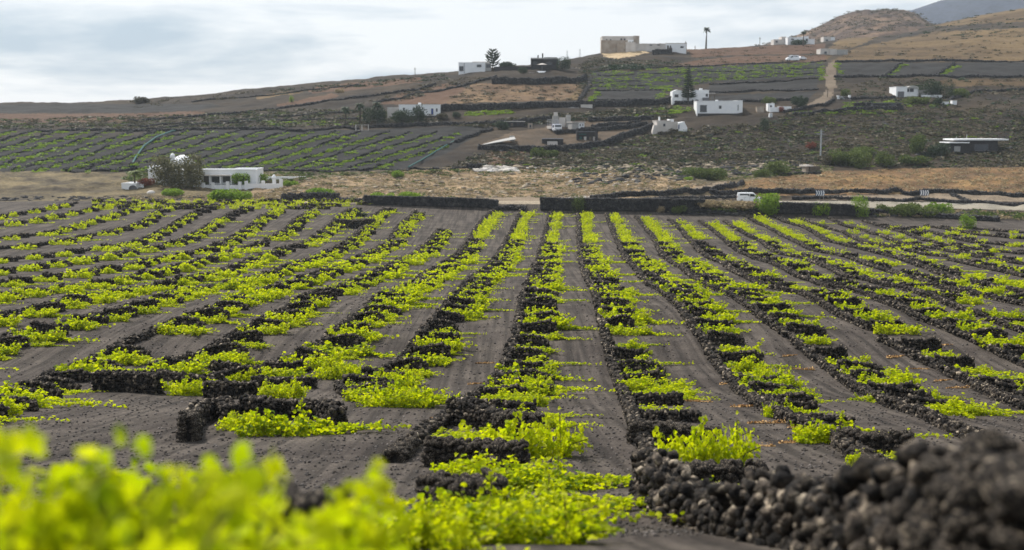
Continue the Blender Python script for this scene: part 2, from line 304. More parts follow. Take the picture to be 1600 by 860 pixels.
REG = [  # later entries win
 ('lava_scrub_ground', [(-600,315),(-600,262),(560,262),(700,262),(950,262),(1030,255),(1130,262),(1250,252),(1300,262),(1300,300),(1000,320),(200,318)]),
 ('rocky_ground', [(380,312),(400,292),(480,280),(600,272),(700,264),(960,264),(1000,268),(1050,282),(1110,290),(1110,300),(930,314),(560,314)]),
 ('dry_orange_meadow', [(1110,301),(1140,286),(1230,276),(1300,268),(1400,264),(2100,255),(2100,306),(1519,303),(1300,304),(1110,309)]),
 ('hillside_vineyard_ground', [(-600,268),(-600,220),(200,215),(250,205),(300,203),(570,203),(768,196),(755,206),(700,238),(640,264),(560,268)]),
 ('ploughed_red_field', [(585,163),(620,148),(700,130),(735,140),(700,163)]),
 ('ploughed_red_field', [(430,164),(520,146),(530,150),(500,158),(430,168)]),
 ('ploughed_red_field', [(480,142),(500,134),(660,121),(660,128),(560,140),(490,147)]),
 ('dark_ash_field', [(-600,175),(-600,163),(200,163),(330,163),(345,166),(300,174),(200,177)]),
 ('ploughed_red_field', [(-600,192),(-600,177),(200,178),(300,174),(330,177),(200,192)]),
 ('golden_slope', [(400,150),(470,141),(474,144),(400,156)]),
 ('dry_brown_field', [(693,162),(720,145),(740,130),(912,131),(906,156)]),
 ('golden_slope', [(886,155),(910,131),(913,131),(900,158)]),
 ('dark_ash_field', [(928,157),(934,142),(1040,142),(1030,157)]),
 ('dark_ash_field', [(1105,144),(1110,132),(1277,124),(1278,140),(1110,147)]),
 ('dark_ash_field', [(1110,150),(1277,143),(1262,156),(1180,158),(1110,158)]),
 ('hillside_vineyard_ground', [(915,140),(920,112),(1010,112),(1110,104),(1285,96),(1290,120),(1110,130),(1040,140)]),
 ('pale_scarp', [(932,76),(975,78),(1010,80),(1012,83),(965,93),(948,90)]),
 ('ploughed_red_field', [(1040,104),(1100,93),(1150,88),(1290,86),(1290,97),(1180,100),(1090,105)]),
 ('ploughed_red_field', [(1070,78),(1290,68),(1290,84),(1160,86),(1085,90)]),
 ('golden_slope', [(1290,95),(1300,86),(1345,70),(1400,45),(2200,0),(2200,-60),(1700,-40),(1519,10),(1400,38),(1310,62),(1290,80)]),
 ('golden_slope', [(1300,96),(1340,74),(1460,50),(2200,20),(2200,96)]),
 ('dark_ash_field', [(1306,119),(1312,99),(2200,96),(2200,119)]),
 ('golden_slope', [(1438,134),(1480,124),(2200,122),(2200,134)]),
 ('farmyard_ground', [(750,226),(800,206),(850,200),(870,186),(990,190),(1010,196),(950,218),(870,230)]),
 ('ploughed_red_field', [(745,258),(760,238),(820,236),(815,256)]),
 ('sandy_track', [(590,313),(840,307),(1000,301),(1080,295),(1105,288),(1140,284),(1150,286),(1120,297),(1000,305),(930,307),(845,315),(600,316)]),
 ('sandy_track', [(985,313),(1040,306),(1150,304),(1150,311),(1030,314)]),
 ('pale_forecourt', [(380,320),(400,315),(573,314),(573,318.6),(500,319.4)]),
 ('pale_forecourt', [(776,319),(780,314.5),(846,314.5),(846,319.5)]),
 ('sandy_track', [(778,326),(800,319.4),(846,319.4),(866,334),(800,334)]),
 ('road', [(846,315.6),(846,313.6),(1110,314.2),(1340,314.4),(1519,317.6),(2200,330),(2200,342),(1519,327),(1365,325.6),(1330,321.5),(1110,318),(846,317)]),
 ('sandy_track', [(1300,312),(1300,306),(1519,303),(2200,303),(2200,318),(1519,315),(1350,312)]),
 ('dirt_road', [(1297,97),(1308,95),(1307,110),(1306,135),(1300,153),(1290,164),(1262,170),(1240,176),(1225,180),(1228,176),(1262,163),(1282,152),(1290,140),(1288,120)]),
]

# ------------------------------------------------------------------ ground sheets
def inpoly(px, py, poly):
    c = np.zeros(px.shape, bool); n = len(poly)
    for i in range(n):
        x0, y0 = poly[i]; x1, y1 = poly[(i+1) % n]
        if y0 == y1: continue
        k = ((y0 > py) != (y1 > py)) & (px < (x1-x0)*(py-y0)/(y1-y0) + x0); c ^= k
    return c
ug = np.concatenate([np.linspace(-1.5, -0.5, 26)[:-1], np.arange(-0.5, 0.5001, 2.6/FP), np.linspace(0.5, 1.5, 26)[1:]])
yg = np.concatenate([np.geomspace(0.6, 226, 250), np.arange(227, 262, 0.6), np.arange(262, 420, 1.0), np.arange(420, 640, 1.6), np.arange(640, 960, 5), np.geomspace(965, 2350, 30)])
UU, YY = np.meshgrid(ug, yg); XX = UU*YY; ZZ = H(XX, YY)
nu, ny = len(ug), len(yg)
V = np.stack([XX.ravel(), YY.ravel(), ZZ.ravel()], 1)
ii = (np.arange(ny-1)[:, None]*nu + np.arange(nu-1)[None]).ravel()
F = np.stack([ii, ii+1, ii+nu+1, ii+nu], 1)
C = V[F].mean(1); px, py = project(C[:, 0], C[:, 1], C[:, 2])
names = ['volcanic_ash_field', 'scrub_hillside'] + [r[0] for r in REG]
reg = np.where(C[:, 1] < 231.0, 0, 1)
farm = C[:, 1] >= 231.0
jx = px + 2.2*fbm(C[:, 0]*0.25, C[:, 1]*0.25, 2)*2; jy = py + 1.5*fbm(C[:, 0]*0.22+40, C[:, 1]*0.22, 2)
for i, (nm, pl) in enumerate(REG):
    sharp = nm in ('road', 'pale_forecourt', 'dark_ash_field')
    reg[farm & inpoly(px if sharp else jx, py if sharp else jy, pl)] = i + 2
uniq = list(dict.fromkeys(names))
lab = np.array([uniq.index(n) for n in names])[reg]
for k, nm in enumerate(uniq):
    f = F[lab == k]
    if not len(f): continue
    u, inv = np.unique(f.ravel(), return_inverse=True)
    o = obj(nm, mesh(nm, V[u], inv.reshape(-1, 4), G[nm], True)); tag(o, kind='structure')
# ground behind the photographer
vb = np.array([(-60,-40,CZ-1.7),(60,-40,CZ-1.7),(60,0.62,CZ-1.7),(-60,0.62,CZ-1.7)])
tag(obj('volcanic_ash_bank', mesh('volcanic_ash_bank', vb, [(0,1,2,3)], G['volcanic_ash_field'])), kind='structure')
# cinder cone and far mountain: silhouettes are ridges with real depth
def hill(name, prof_px, d, spread, m, base_y, rough, seed, slope):
    xs = np.array([p[0] for p in prof_px], float); ys = np.array([p[1] for p in prof_px], float)
    n = 170; px_ = np.linspace(xs[0], xs[-1], n); yy_ = np.interp(px_, xs, ys)
    X1_ = (px_-HX)/FP; Zt = CZ + np.array([yz(d, v) for v in yy_]); Zb0 = CZ + yz(d, base_y)
    tt = np.linspace(-1, 1, 61); Vv = []
    for j, a in enumerate(tt):
        f = 1 - abs(a)**slope; Yj = d + a*spread; X0 = X1_*Yj; Zj = CZ + (Zt-CZ)*min(1, Yj/d)
        Zb = H(X0, np.full(n, Yj)) - 2 if Yj < 2390 else Zb0
        z = Zb + (np.maximum(Zj, Zb)-Zb)*f + rough*np.clip((Zj-Zb)/22, 0, 1)*fbm(X0/spread*6+seed, np.full(n, a*5.0)+seed, 5)*(0.15+0.85*min(1, abs(a)*3)) - (abs(a) > 0.98)*8
        Vv.append(np.stack([X0*(1+0.0*a), np.full(n, Yj), z], 1))
    Vv = np.concatenate(Vv); HILLV.append(Vv); i_ = (np.arange(60)[:, None]*n + np.arange(n-1)[None]).ravel()
    return tag(obj(name, mesh(name, Vv, np.stack([i_, i_+1, i_+n+1, i_+n], 1), m, True)), kind='structure')
HILLV = []
cone_m = ground_mat('cone_cinder', [(0.03,0.021,0.018),(0.075,0.05,0.037),(0.16,0.105,0.07)], 0.045, fine=0.028)
mt_m = ground_mat('far_mountain_hazy_slope', [(0.028,0.036,0.06),(0.05,0.06,0.09)], 0.004, fine=0.01)  # blue of distance haze is put into the slope colour
hill('cinder_cone_hill', [(1175,72),(1210,66),(1240,54),(1270,41),(1300,26),(1325,18),(1345,15),(1352,17),(1372,14),(1400,15),(1418,21),(1440,36),(1475,48),(1540,66)], 960, 210, cone_m, 78, 5, 3, 1.25)
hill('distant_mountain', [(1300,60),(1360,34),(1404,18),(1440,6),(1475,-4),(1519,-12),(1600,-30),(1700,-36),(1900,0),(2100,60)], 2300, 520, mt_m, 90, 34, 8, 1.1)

# ------------------------------------------------------------------ stones
ICO_V, ICO_F = None, None
def ico(sub=1):
    import bmesh
    b = bmesh.new(); bmesh.ops.create_icosphere(b, subdivisions=sub, radius=1.0)
    v = np.array([x.co[:] for x in b.verts]); f = np.array([[q.index for q in x.verts] for x in b.faces]); b.free(); return v, f
def rough_stone(sub, seed, amp=0.3):
    v, f = ico(sub); r = np.random.default_rng(seed)
    dirs = r.normal(size=(9, 3)); dirs /= np.linalg.norm(dirs, axis=1)[:, None]; k = np.ones(len(v))
    for q in dirs:                              # flat broken facets
        dd = v @ q; k = np.minimum(k, np.where(dd > 0.2, (0.5 + 0.35*r.random())/np.maximum(dd, 0.2), 9))
    v = v*np.clip(k, 0.55, 1.0)[:, None]*(1 + amp*0.35*r.normal(size=(len(v), 1))); return v, f
ST1 = [rough_stone(1, 100+i) for i in range(8)]
OCT = []
for i in range(6):
    r_ = np.random.default_rng(i+50); v_ = np.array([(1,0,0),(-1,0,0),(0,1,0),(0,-1,0),(0,0,1),(0,0,-1)], float)*(0.75+0.5*r_.random((6, 1))) + r_.normal(size=(6, 3))*0.15
    OCT.append((v_, np.array([(0,2,4),(2,1,4),(1,3,4),(3,0,4),(2,0,5),(1,2,5),(3,1,5),(0,3,5)])))
STN = [mesh('stone', *rough_stone(2, 300+i, 0.22), M['stone']) for i in range(8)]
STM = [mesh('stone', *rough_stone(1, 400+i, 0.3), M['stone']) for i in range(8)]
def rots(n, r):
    q = r.normal(size=(n, 4)); q /= np.linalg.norm(q, axis=1)[:, None]; a, b, c, d = q.T
    return np.stack([np.stack([1-2*(c*c+d*d), 2*(b*c-a*d), 2*(b*d+a*c)], 1), np.stack([2*(b*c+a*d), 1-2*(b*b+d*d), 2*(c*d-a*b)], 1), np.stack([2*(b*d-a*c), 2*(c*d+a*b), 1-2*(b*b+c*c)], 1)], 1)
def joined(protos, P, size, r):
    """many little shapes as one vertex/face array"""
    Vs, Fs, o = [], [], 0; pick = r.integers(0, len(protos), len(P)); R = rots(len(P), r)
    for k, (v, f) in enumerate(protos):
        s = pick == k; n = int(s.sum())
        if not n: continue
        q = np.einsum('nij,vj->nvi', R[s], v)*size[s][:, None, :] + P[s][:, None, :]
        Vs.append(q.reshape(-1, 3)); Fs.append((f[None] + (np.arange(n)*len(v))[:, None, None]).reshape(-1, f.shape[1]) + o); o += n*len(v)
    return np.concatenate(Vs), np.concatenate(Fs)
def resample(P, step):
    P = np.array(P, float); s = np.concatenate([[0], np.cumsum(np.hypot(*(P[1:, :2]-P[:-1, :2]).T))])
    n = max(2, int(s[-1]/step)+1); q = np.linspace(0, s[-1], n); return np.stack([np.interp(q, s, P[:, i]) for i in range(2)], 1), s[-1]
def wall_stones(P, height, thick, size, r, taper=0.75, ends=True, rough=1.0):
    """stone centres on the two faces and the top of a dry wall along polyline P (xy), following the ground"""
    Q, Ln = resample(P, size*0.85); T_ = np.gradient(Q, axis=0); T_ /= np.linalg.norm(T_, axis=1)[:, None]+1e-9; Nn = np.stack([-T_[:, 1], T_[:, 0]], 1)
    out = []; nl = max(1, int(round(height/(size*0.8)))); nt = max(2, int(round(thick/(size*0.95)))+1)
    hv = height*(1 + 0.28*rough*fbm(Q[:, 0]*0.5+4, Q[:, 1]*0.5, 3)); g = H(Q[:, 0], Q[:, 1])
    for k in range(nl):
        f = (k+0.5)/nl; top = k == nl-1; w = thick*0.5*(1-(1-taper)*f)
        offs = np.linspace(-w, w, nt) if top else np.array([-w, w])
        for o in offs:
            jj = r.normal(size=(len(Q), 3))*size*(0.13 if k < nl-1 else 0.2)*rough
            out.append(np.stack([Q[:, 0]+Nn[:, 0]*o+jj[:, 0], Q[:, 1]+Nn[:, 1]*o+jj[:, 1], g+hv*f-0.05+jj[:, 2]], 1))
    if ends:
        for e in (0, -1):
            for k in range(nl):
                for o in np.linspace(-thick*0.35, thick*0.35, max(1, nt-2)):
                    out.append(np.array([[Q[e, 0]+Nn[e, 0]*o, Q[e, 1]+Nn[e, 1]*o, g[e]+hv[e]*(k+0.5)/nl-0.05]]))
    return np.concatenate(out), Q
def wall_core(P, height, thick, step=0.6):
    Q, Ln = resample(P, step); T_ = np.gradient(Q, axis=0); T_ /= np.linalg.norm(T_, axis=1)[:, None]+1e-9; Nn = np.stack([-T_[:, 1], T_[:, 0]], 1)
    g = H(Q[:, 0], Q[:, 1]); a = thick*0.42; b = thick*0.3; n = len(Q)
    hv = height*(1 + 0.2*fbm(Q[:, 0]*0.5+4, Q[:, 1]*0.5, 3))
    Vv = np.concatenate([np.stack([Q[:, 0]+Nn[:, 0]*o, Q[:, 1]+Nn[:, 1]*o, g+z*hv], 1) for o, z in ((-a, -0.25), (-b, 0.68), (b, 0.68), (a, -0.25))])
    Fs = []
    for s_ in range(3):
        for i in range(n-1): Fs.append((s_*n+i, s_*n+i+1, (s_+1)*n+i+1, (s_+1)*n+i))
    Fs += [(0, n, 2*n, 3*n), (n-1, 4*n-1, 3*n-1, 2*n-1)]
    return Vv, Fs
CORE = mat('wall_rubble', [(0.012,0.011,0.011),(0.03,0.027,0.025)], 5, 0.95, 0.8, 9)
def stone_parts(root, pts, size, r, meshes, limit=300):
    d = pts[:, 1]; order = np.argsort(d); keep = order[:limit]; rest = order[limit:]
    for i in keep:
        sc = size*(0.5 + 0.28*r.random(3))*np.array([1.15, 1.15, 0.8])*(0.6+0.95*r.random()**1.6)
        obj('stone', meshes[int(r.integers(len(meshes)))], root, loc=pts[i]-np.array(root.location), rot=tuple(r.random(3)*np.array([0.7, 0.7, 6.28])), sc=tuple(sc))
    return pts[rest]
def make_wall(name, P, label, cat, group=None, height=0.6, thick=0.55, limit_d=36, seed=0, size=0.2, far_sizes=True, far=0.4, mt=None, rough=1.0):
    """a dry-stone wall: near stones are parts of their own, the rest one joined part"""
    r = np.random.default_rng(seed); P = np.array([(p[0], p[1]) for p in P]); c = P[len(P)//2]
    root = empty(name, (c[0], c[1], gz(*c)), label, cat, group); loc = np.array(root.location)
    Vs, Fs, o = [], [], 0; Q, _ = resample(P, 0.5)
    d = Q[:, 1]; cls = np.where(d < limit_d, 0, np.where(d < 62, 1, np.where(d < 110, 2, 3))); st = 0
    for i in range(1, len(Q)+1):
        if i == len(Q) or cls[i] != cls[st]:
            seg = Q[st:min(i+1, len(Q))]; k = cls[st]
            if len(seg) >= 2:
                sz = size if k <= 1 else (0.27 if k == 2 else far) if far_sizes else size
                pts, _ = wall_stones(seg, height, thick, sz, r, rough=rough)
                if k == 0: pts = stone_parts(root, pts, sz, r, STN)
                if len(pts):
                    sc = sz*(0.5+0.28*r.random((len(pts), 3)))*(0.75+0.6*r.random((len(pts), 1)))
                    v, f = joined(ST1 if k < 3 else OCT, pts, sc, r); Vs.append(v-loc); Fs.append(f+o); o += len(v)
            st = i
    if Vs:
        q = obj('stacked_stones', mesh('stacked_stones', np.concatenate(Vs), np.concatenate(Fs), mt or M['stone']), root); tag(q, kind='stuff')
    v, f = wall_core(P, height, thick); obj('rubble_core', mesh('rubble_core', v-loc, f, CORE), root)
    return root

# ------------------------------------------------------------------ rows of the vineyard (photo polylines of the long wall of each row, dropped on the ground)
R = {
 0: [(903,331),(905,366),(907,407),(916,432),(928,456),(937,493),(948,538),(963,590),(974,622),(990,661),(1010,710),(1026,762),(1044,806)],
 1: [(947,336),(961,370),(977,404),(992,419),(1011,443),(1032,455),(1060,480),(1090,523),(1101,538),(1123,575),(1148,606),(1184,635),(1223,656),(1262,671),(1301,688),(1330,711),(1366,738),(1430,775)],
 2: [(994,340),(1019,370),(1036,402),(1064,419),(1083,434),(1102,449),(1131,458),(1160,475),(1183,493),(1209,512),(1229,527)],
 2.5: [(1238,530),(1248,542),(1265,557),(1286,572),(1301,583),(1320,599),(1353,619),(1389,635),(1431,648),(1473,668),(1519,690),(1620,735),(1750,790)],
 3: [(1047,345),(1064,360),(1076,374),(1091,392),(1111,406),(1130,413),(1145,424),(1164,434),(1186,445),(1205,452),(1232,457),(1250,460),(1269,469),(1295,484),(1317,497),(1340,508),(1362,517)],
 3.5: [(1376,533),(1400,544),(1424,557),(1445,568),(1471,578),(1490,589),(1518,602),(1620,650),(1800,730)],
 4: [(1094,347),(1111,359),(1124,370),(1139,383),(1156,396),(1175,404),(1194,409),(1212,415),(1228,422),(1246,434),(1269,441),(1291,449),(1312,453),(1333,456),(1355,462),(1374,471),(1392,478),(1415,488),(1437,501),(1460,508),(1482,518),(1501,526),(1518,532),(1620,580),(1800,660)],
 5: [(1132,347),(1152,360),(1171,370),(1190,379),(1205,391),(1220,398),(1242,402),(1261,406),(1282,415),(1302,424),(1321,434),(1351,438),(1381,447),(1411,453),(1437,460),(1460,469),(1482,477),(1501,486),(1520,492),(1640,540),(1800,600)],
 6: [(1166,338),(1182,349),(1201,357),(1216,366),(1235,375),(1252,383),(1265,391),(1289,396),(1310,400),(1325,404),(1347,411),(1366,419),(1389,426),(1415,435),(1441,442),(1467,450),(1518,461),(1640,490),(1800,540)],
 7: [(1212,340),(1229,349),(1256,356),(1272,365),(1289,377),(1314,383),(1340,389),(1362,394),(1385,400),(1406,406),(1426,413),(1451,422),(1471,430),(1496,438),(1520,443),(1640,470),(1800,505)],
 8: [(1250,342),(1270,350),(1291,357),(1317,364),(1336,374),(1351,381),(1381,386),(1407,391),(1430,395),(1451,400),(1479,402)],
 8.5: [(1484,407),(1518,415),(1640,440),(1800,470)],
 9: [(1295,342),(1317,353),(1347,361),(1379,370),(1400,380),(1434,386),(1469,391),(1501,397),(1640,420),(1800,440)],
 10: [(1349,347),(1377,355),(1400,361),(1422,368),(1445,377),(1480,384),(1520,390),(1640,402),(1800,415)],
 11: [(1389,355),(1430,360),(1460,365),(1486,373),(1520,380),(1640,390),(1800,398)],
 12: [(1445,354),(1482,360),(1518,367),(1640,378),(1800,384)],
 13: [(1500,356),(1560,362),(1640,367),(1800,372)],
 -1: [(861,331),(856,347),(850,372),(844,398),(835,426),(825,447),(818,466),(812,501),(806,527),(797,553),(788,578),(774,600),(746,622),(715,645),(701,660),(665,684),(639,704),(613,723)],
 -2: [(814,331),(805,349),(797,368),(788,385),(777,404),(764,417),(735,441),(722,453),(707,466),(696,484),(682,499),(667,516),(652,534),(639,555),(622,571),(596,585),(559,599),(528,608),(545,622),(588,633)],
 -3: [(772,328),(756,342),(742,360),(733,377),(722,392),(709,404),(692,415),(671,428),(654,438),(639,449),(600,463),(585,474),(572,486),(557,499),(544,508),(525,521),(506,538),(484,552),(442,570),(416,580),(369,590),(328,598)],
 -4: [(686,360),(677,372),(664,385),(649,398),(622,411),(604,419),(581,430),(559,439),(536,449),(508,457),(487,463),(466,474),(451,485),(421,499),(399,512),(369,527),(346,541),(320,555),(294,563),(271,570),(237,580)],
 -5: [(649,331),(637,344),(622,354),(615,368),(607,382),(581,393),(560,405),(529,417),(510,424),(487,434),(455,445),(421,455),(387,463),(365,472),(342,482),(316,491),(290,501),(271,510),(241,521),(222,531),(200,538),(80,590),(-100,660)],
 -6: [(600,328),(579,342),(565,360),(551,374),(538,383),(516,393),(490,405),(462,415),(425,427),(399,437),(361,446),(327,453),(290,457),(262,465),(230,476),(200,484),(60,520),(-120,570)],
 -7: [(544,329),(527,342),(514,355),(495,368),(480,380),(457,386),(434,391),(414,402),(389,410),(361,421),(335,430),(308,435),(285,439),(251,449),(225,453),(200,457),(60,485),(-120,520)],
 -8: [(489,330),(461,345),(442,363),(423,374),(410,381),(385,388),(365,393),(342,402),(316,408),(294,415),(271,422),(234,429),(200,437),(60,458),(-120,485)],
 -9: [(429,330),(402,344),(387,358),(363,372),(346,383),(320,391),(288,401),(256,404),(228,410),(200,418),(60,438),(-120,460)],
 -10: [(387,325),(350,340),(327,354),(305,366),(279,379),(250,386),(224,391),(200,396),(60,418),(-120,440)],
 -11: [(331,323),(297,336),(279,347),(254,360),(232,372),(202,383),(60,402),(-120,420)],
 -12: [(275,323),(245,332),(228,344),(215,352),(200,356),(60,385),(-120,400)],
 -13: [(232,320),(200,330),(140,348),(60,368),(-120,385)],
 -14: [(180,319),(120,333),(40,348),(-120,366)],
 -15: [(120,318),(60,330),(-30,345),(-120,350)],
}
# short rows packed along the far left edge
ORD = ['nearest','second','third','fourth','fifth','sixth','seventh','eighth','ninth','tenth','eleventh','twelfth','thirteenth','fourteenth','fifteenth','sixteenth','seventeenth','eighteenth','nineteenth','twentieth']
ORD += ['twenty-'+o for o in ('first','second','third','fourth','fifth','sixth','seventh','eighth','ninth')] + ['thirtieth'] + ['thirty-'+o for o in ('first','second','third','fourth','fifth','sixth','seventh','eighth','ninth')] + ['fortieth'] + ['forty-'+o for o in ('first','second','third','fourth','fifth','sixth','seventh','eighth','ninth')] + ['fiftieth']*30
def rowname(k):
    n = ['first','second','third','fourth','fifth','sixth','seventh','eighth','ninth','tenth','eleventh','twelfth','thirteenth','fourteenth','fifteenth']
    if k >= 0:
        i = int(k); extra = ' nearer stretch of the' if k != i else ''
        return f"{n[i] if i<15 else 'last'} row right of the centre lane", extra
    return f"{n[-int(k)-1]} row left of the centre lane", ''

# ---- vines
def leaf_protos():
    out = []
    for s in range(3):
        a = 0.5; f = 0.12 + 0.1*s
        out.append((np.array([(0,-0.45,0),(-0.5,0.0,f),(0,0.55,0.02),(0.5,0.05,f)], float), np.array([(0,1,2),(0,2,3)])))
    return out
LP = leaf_protos()
LP6 = []
for s_ in range(3):                             # three-lobed leaf folded along its midrib
    f_ = 0.10 + 0.09*s_
    LP6.append((np.array([(0,-0.42,0),(-0.42,-0.32,f_),(-0.5,0.12,f_*1.1),(-0.2,0.2,f_*0.4),(0,0.58,-0.05),(0.2,0.2,f_*0.4),(0.5,0.14,f_),(0.4,-0.3,f_*0.9)], float), np.array([(0,1,2),(0,2,3),(0,3,4),(0,4,5),(0,5,6),(0,6,7)])))
def vine_mesh(seed, nsh, leaf, runners, lenx=1.0, mass=1.0, up=1.0, lob=False):
    r = np.random.default_rng(seed); P, stems = [], MB()
    for k in range(nsh):
        b = np.array([r.uniform(-0.95, 0.95)*lenx, r.uniform(-0.4, 0.4), 0.05]); a = r.uniform(0, 6.28); tilt = min(1.2, abs(r.normal())*0.5+0.08)
        L_ = r.uniform(0.3, 0.9)*up*(1.35 if k % 6 == 0 else 1); dr = np.array([math.cos(a)*math.sin(tilt), math.sin(a)*math.sin(tilt)*0.7, math.cos(tilt)])
        dr[0] += 0.18; n = max(3, int(L_/(leaf*0.5))); q = [b]
        for i in range(n):
            dr = dr + r.normal(size=3)*0.13 + np.array([0.02, 0, -0.05]); dr /= np.linalg.norm(dr); b = b + dr*L_/n; q.append(b)
            P.append(b + r.normal(size=3)*leaf*0.38)
            if i < n*0.75: P.append(b + r.normal(size=3)*leaf*0.6); P.append(b + r.normal(size=3)*leaf*0.6)
        if k % 2 == 0: stems.tube([q[0], q[len(q)//2], q[-1]], 0.009 if leaf < 0.14 else 0.014, 3, False)
    nm = int(150*mass*(0.1/leaf)**1.6*lenx)*3
    e = r.uniform(-1, 1, size=(nm, 3))*(np.array([1.0*lenx, 0.42, 0.3*up])) + np.array([0, 0, 0.14*up]); e = e[(e[:, 0]/lenx)**2 + (e[:, 1]/0.42)**2 < 1.05]; e[:, 2] = np.abs(e[:, 2]); P += list(e)
    for k in range(runners):
        b = np.array([0.5*lenx, r.normal()*0.25, 0.18]); L_ = r.uniform(1.2, 2.9); ang = r.normal()*0.12; n = int(L_/(leaf*0.45)); q = [b]
        for i in range(n):
            b = b + np.array([math.cos(ang), math.sin(ang), 0])*L_/n + r.normal(size=3)*0.02; b[2] = max(0.07, b[2]-0.01)
            q.append(b)
            for _ in range(3 if i < n*0.6 else 1): P.append(b + r.normal(size=3)*np.array([0.04, 0.06, 0.045]) + (0, 0, 0.04))
        stems.tube(q[::4] + [q[-1]], 0.01, 3, False)
    P = np.array(P); P[:, 2] = np.maximum(P[:, 2], 0.03)
    sz = leaf*(0.7+0.6*r.random((len(P), 1)))*np.ones((1, 3)); v, f = joined(LP6 if lob else LP, P, sz, r)
    stems.tube([(0,0,-0.1),(0.05,0,0.15),(-0.02,0.05,0.3)], [0.05,0.04,0.03], 5)
    return (v, f), stems
def as_meshes(seed, *a, **k):
    (v, f), s = vine_mesh(seed, *a, **k); return mesh('foliage', v, f, M['vine']), mesh('stems', np.array(s.V), s.F, M['stem']), (v, f)
VN = [as_meshes(10+i, 34, 0.10, (1, 0, 2, 1, 0, 3, 1)[i], lenx=1.0, lob=True) for i in range(7)]                 # nearest
VN0 = [as_meshes(90+i, 36, 0.115, 0, lenx=0.75, mass=1.0, lob=True) for i in range(4)]
VM = [as_meshes(30+i, 24, 0.14, (1, 0, 2)[i % 3], lenx=1.0) for i in range(7)]                  # middle
VF = [as_meshes(50+i, 15, 0.2, (i % 2), lenx=1.0, mass=0.8) for i in range(6)]       # far
ncount = {}
def place_vine(x, y, sc, label, group, lod=None, rz=0.0, seed=None, zs=1.0, sx=1.0):
    sx *= 1.05
    d = y; P = VN0 if y < 12 else VN if (lod == 0 or (lod is None and d < 62)) else VM if (lod == 1 or (lod is None and d < 115)) else VF
    i = random.randrange(len(P)) if seed is None else seed % len(P); fo, st, _ = P[i]
    root = empty('grapevine', (x, y, gz(x, y)), label, 'grapevine', group, rz); root.scale = (sc*sx, sc, sc*zs)
    obj('foliage', fo, root)
    if d < 90: tag(obj('stems', st, root), kind='stuff')
    return root
cands = []      # (distance, x, y, scale, row, index)
walls = []
jr = random.Random(5)
rowpts = {}
for k, pl in R.items():
    w = hits([p[0] for p in pl], [p[1] for p in pl]); Q, Ln = resample(w[:, :2], 0.5); rowpts[k] = Q
    nm, ex = rowname(k)
    lbl = {2.5: 'stone wall edging the nearer stretch of the third row right of centre', 3.5: 'stone wall edging the nearer stretch of the fourth row right of centre', 8.5: 'short stone wall at the right margin ending the ninth row right of centre'}.get(k, f'long low black stone wall edging the {nm}')
    make_wall('stone_row_wall', Q, lbl, 'stone wall', 'low stone walls edging the vine rows', height=0.44, thick=0.36, seed=int(k*10)+900)
    # cells from the near end
    s = np.concatenate([[0], np.cumsum(np.hypot(*(Q[1:]-Q[:-1]).T))]); pos = s[-1]-0.8; idx = 0
    while pos > 1:
        x = np.interp(pos, s, Q[:, 0]); y = np.interp(pos, s, Q[:, 1])
        cell = (4.1 + max(0, y-60)*0.030)
        if k < 0: cell *= 0.88
        if y > 178 and -3 <= k <= 7: cell = 2.9
        if y > 178 and k < -3: cell *= 0.72
        idx += 1
        x += 0.25
        near_manual = (k in (0, -1) and y < 53) or (k in (1,) and y < 50) or (k == 2.5 and y < 47)
        if not near_manual:
            dense = y > 180 and -3 <= k <= 9
            if not dense and jr.random() < (0.93 if k < 5 else 0.8): walls.append((y, x, k, idx))
            if jr.random() < (0.97 if k <= 2 else 0.86):
                cands.append((y, x + 1.15 + jr.uniform(-0.15, 0.25), y - cell*0.5 + jr.uniform(-0.3, 0.3), (1.2 if k < 3 else 1.1)*jr.uniform(0.76, 1.3)*(jr.uniform(0.8, 1.1) if dense else 1), k, idx))
                if y < 120 and k < 3 and jr.random() < 0.3: cands.append((y, x + 1.8, y - cell*0.75, 0.5*jr.uniform(0.8, 1.2), k, idx+100))
        pos -= cell*jr.uniform(0.88, 1.12)
# band of vines along the far left edge of the field
for q, yy in enumerate((316.5, 319.5, 323, 327)):
    x0 = 150
    while x0 < 600 - q*30:
        h = hit(x0, yy); cands.append((h.y, h.x, h.y, jr.uniform(0.8, 1.2), -20-q, int(x0))); x0 += jr.uniform(15, 24) 
        if jr.random() < 0.4: walls.append((h.y, h.x-0.5, -20-q, int(x0)))

# ---- vines in the cells: the 280 nearest one by one, the rest as one mass
cands.sort(key=lambda c: c[0]); NEAR_V = 262
def vlabel(k, idx, kind):
    if k <= -20: return {-20: 'farthest', -21: 'second farthest', -22: 'third farthest', -23: 'fourth farthest'}[k] and f'vine number {idx} in the band at the far left edge'
    nm, ex = rowname(k)
    small = idx > 100; idx = idx-100 if small else idx
    o = ORD[min(idx-1, len(ORD)-1)]; o = 'nearest' if o == 'nearest' else o + ' from the near end'
    if ex: return f"{'small' if small else 'bright'} {kind}, {o}, front stretch, {nm}".replace(' from the near end', '')
    return f"{'small' if small else 'bright'} {kind}, {o}, {nm}"
rest = []
for i, (d, x, y, sc, k, idx) in enumerate(cands):
    if i < NEAR_V:
        place_vine(x, y, sc, vlabel(k, idx, 'grapevine'), 'grapevines in the stone-walled rows', rz=jr.uniform(-0.15, 0.15), zs=jr.uniform(0.6, 0.95), sx=jr.uniform(0.9, 1.2))
    else: rest.append((x, y, sc))
Vs, Fs, o = [], [], 0
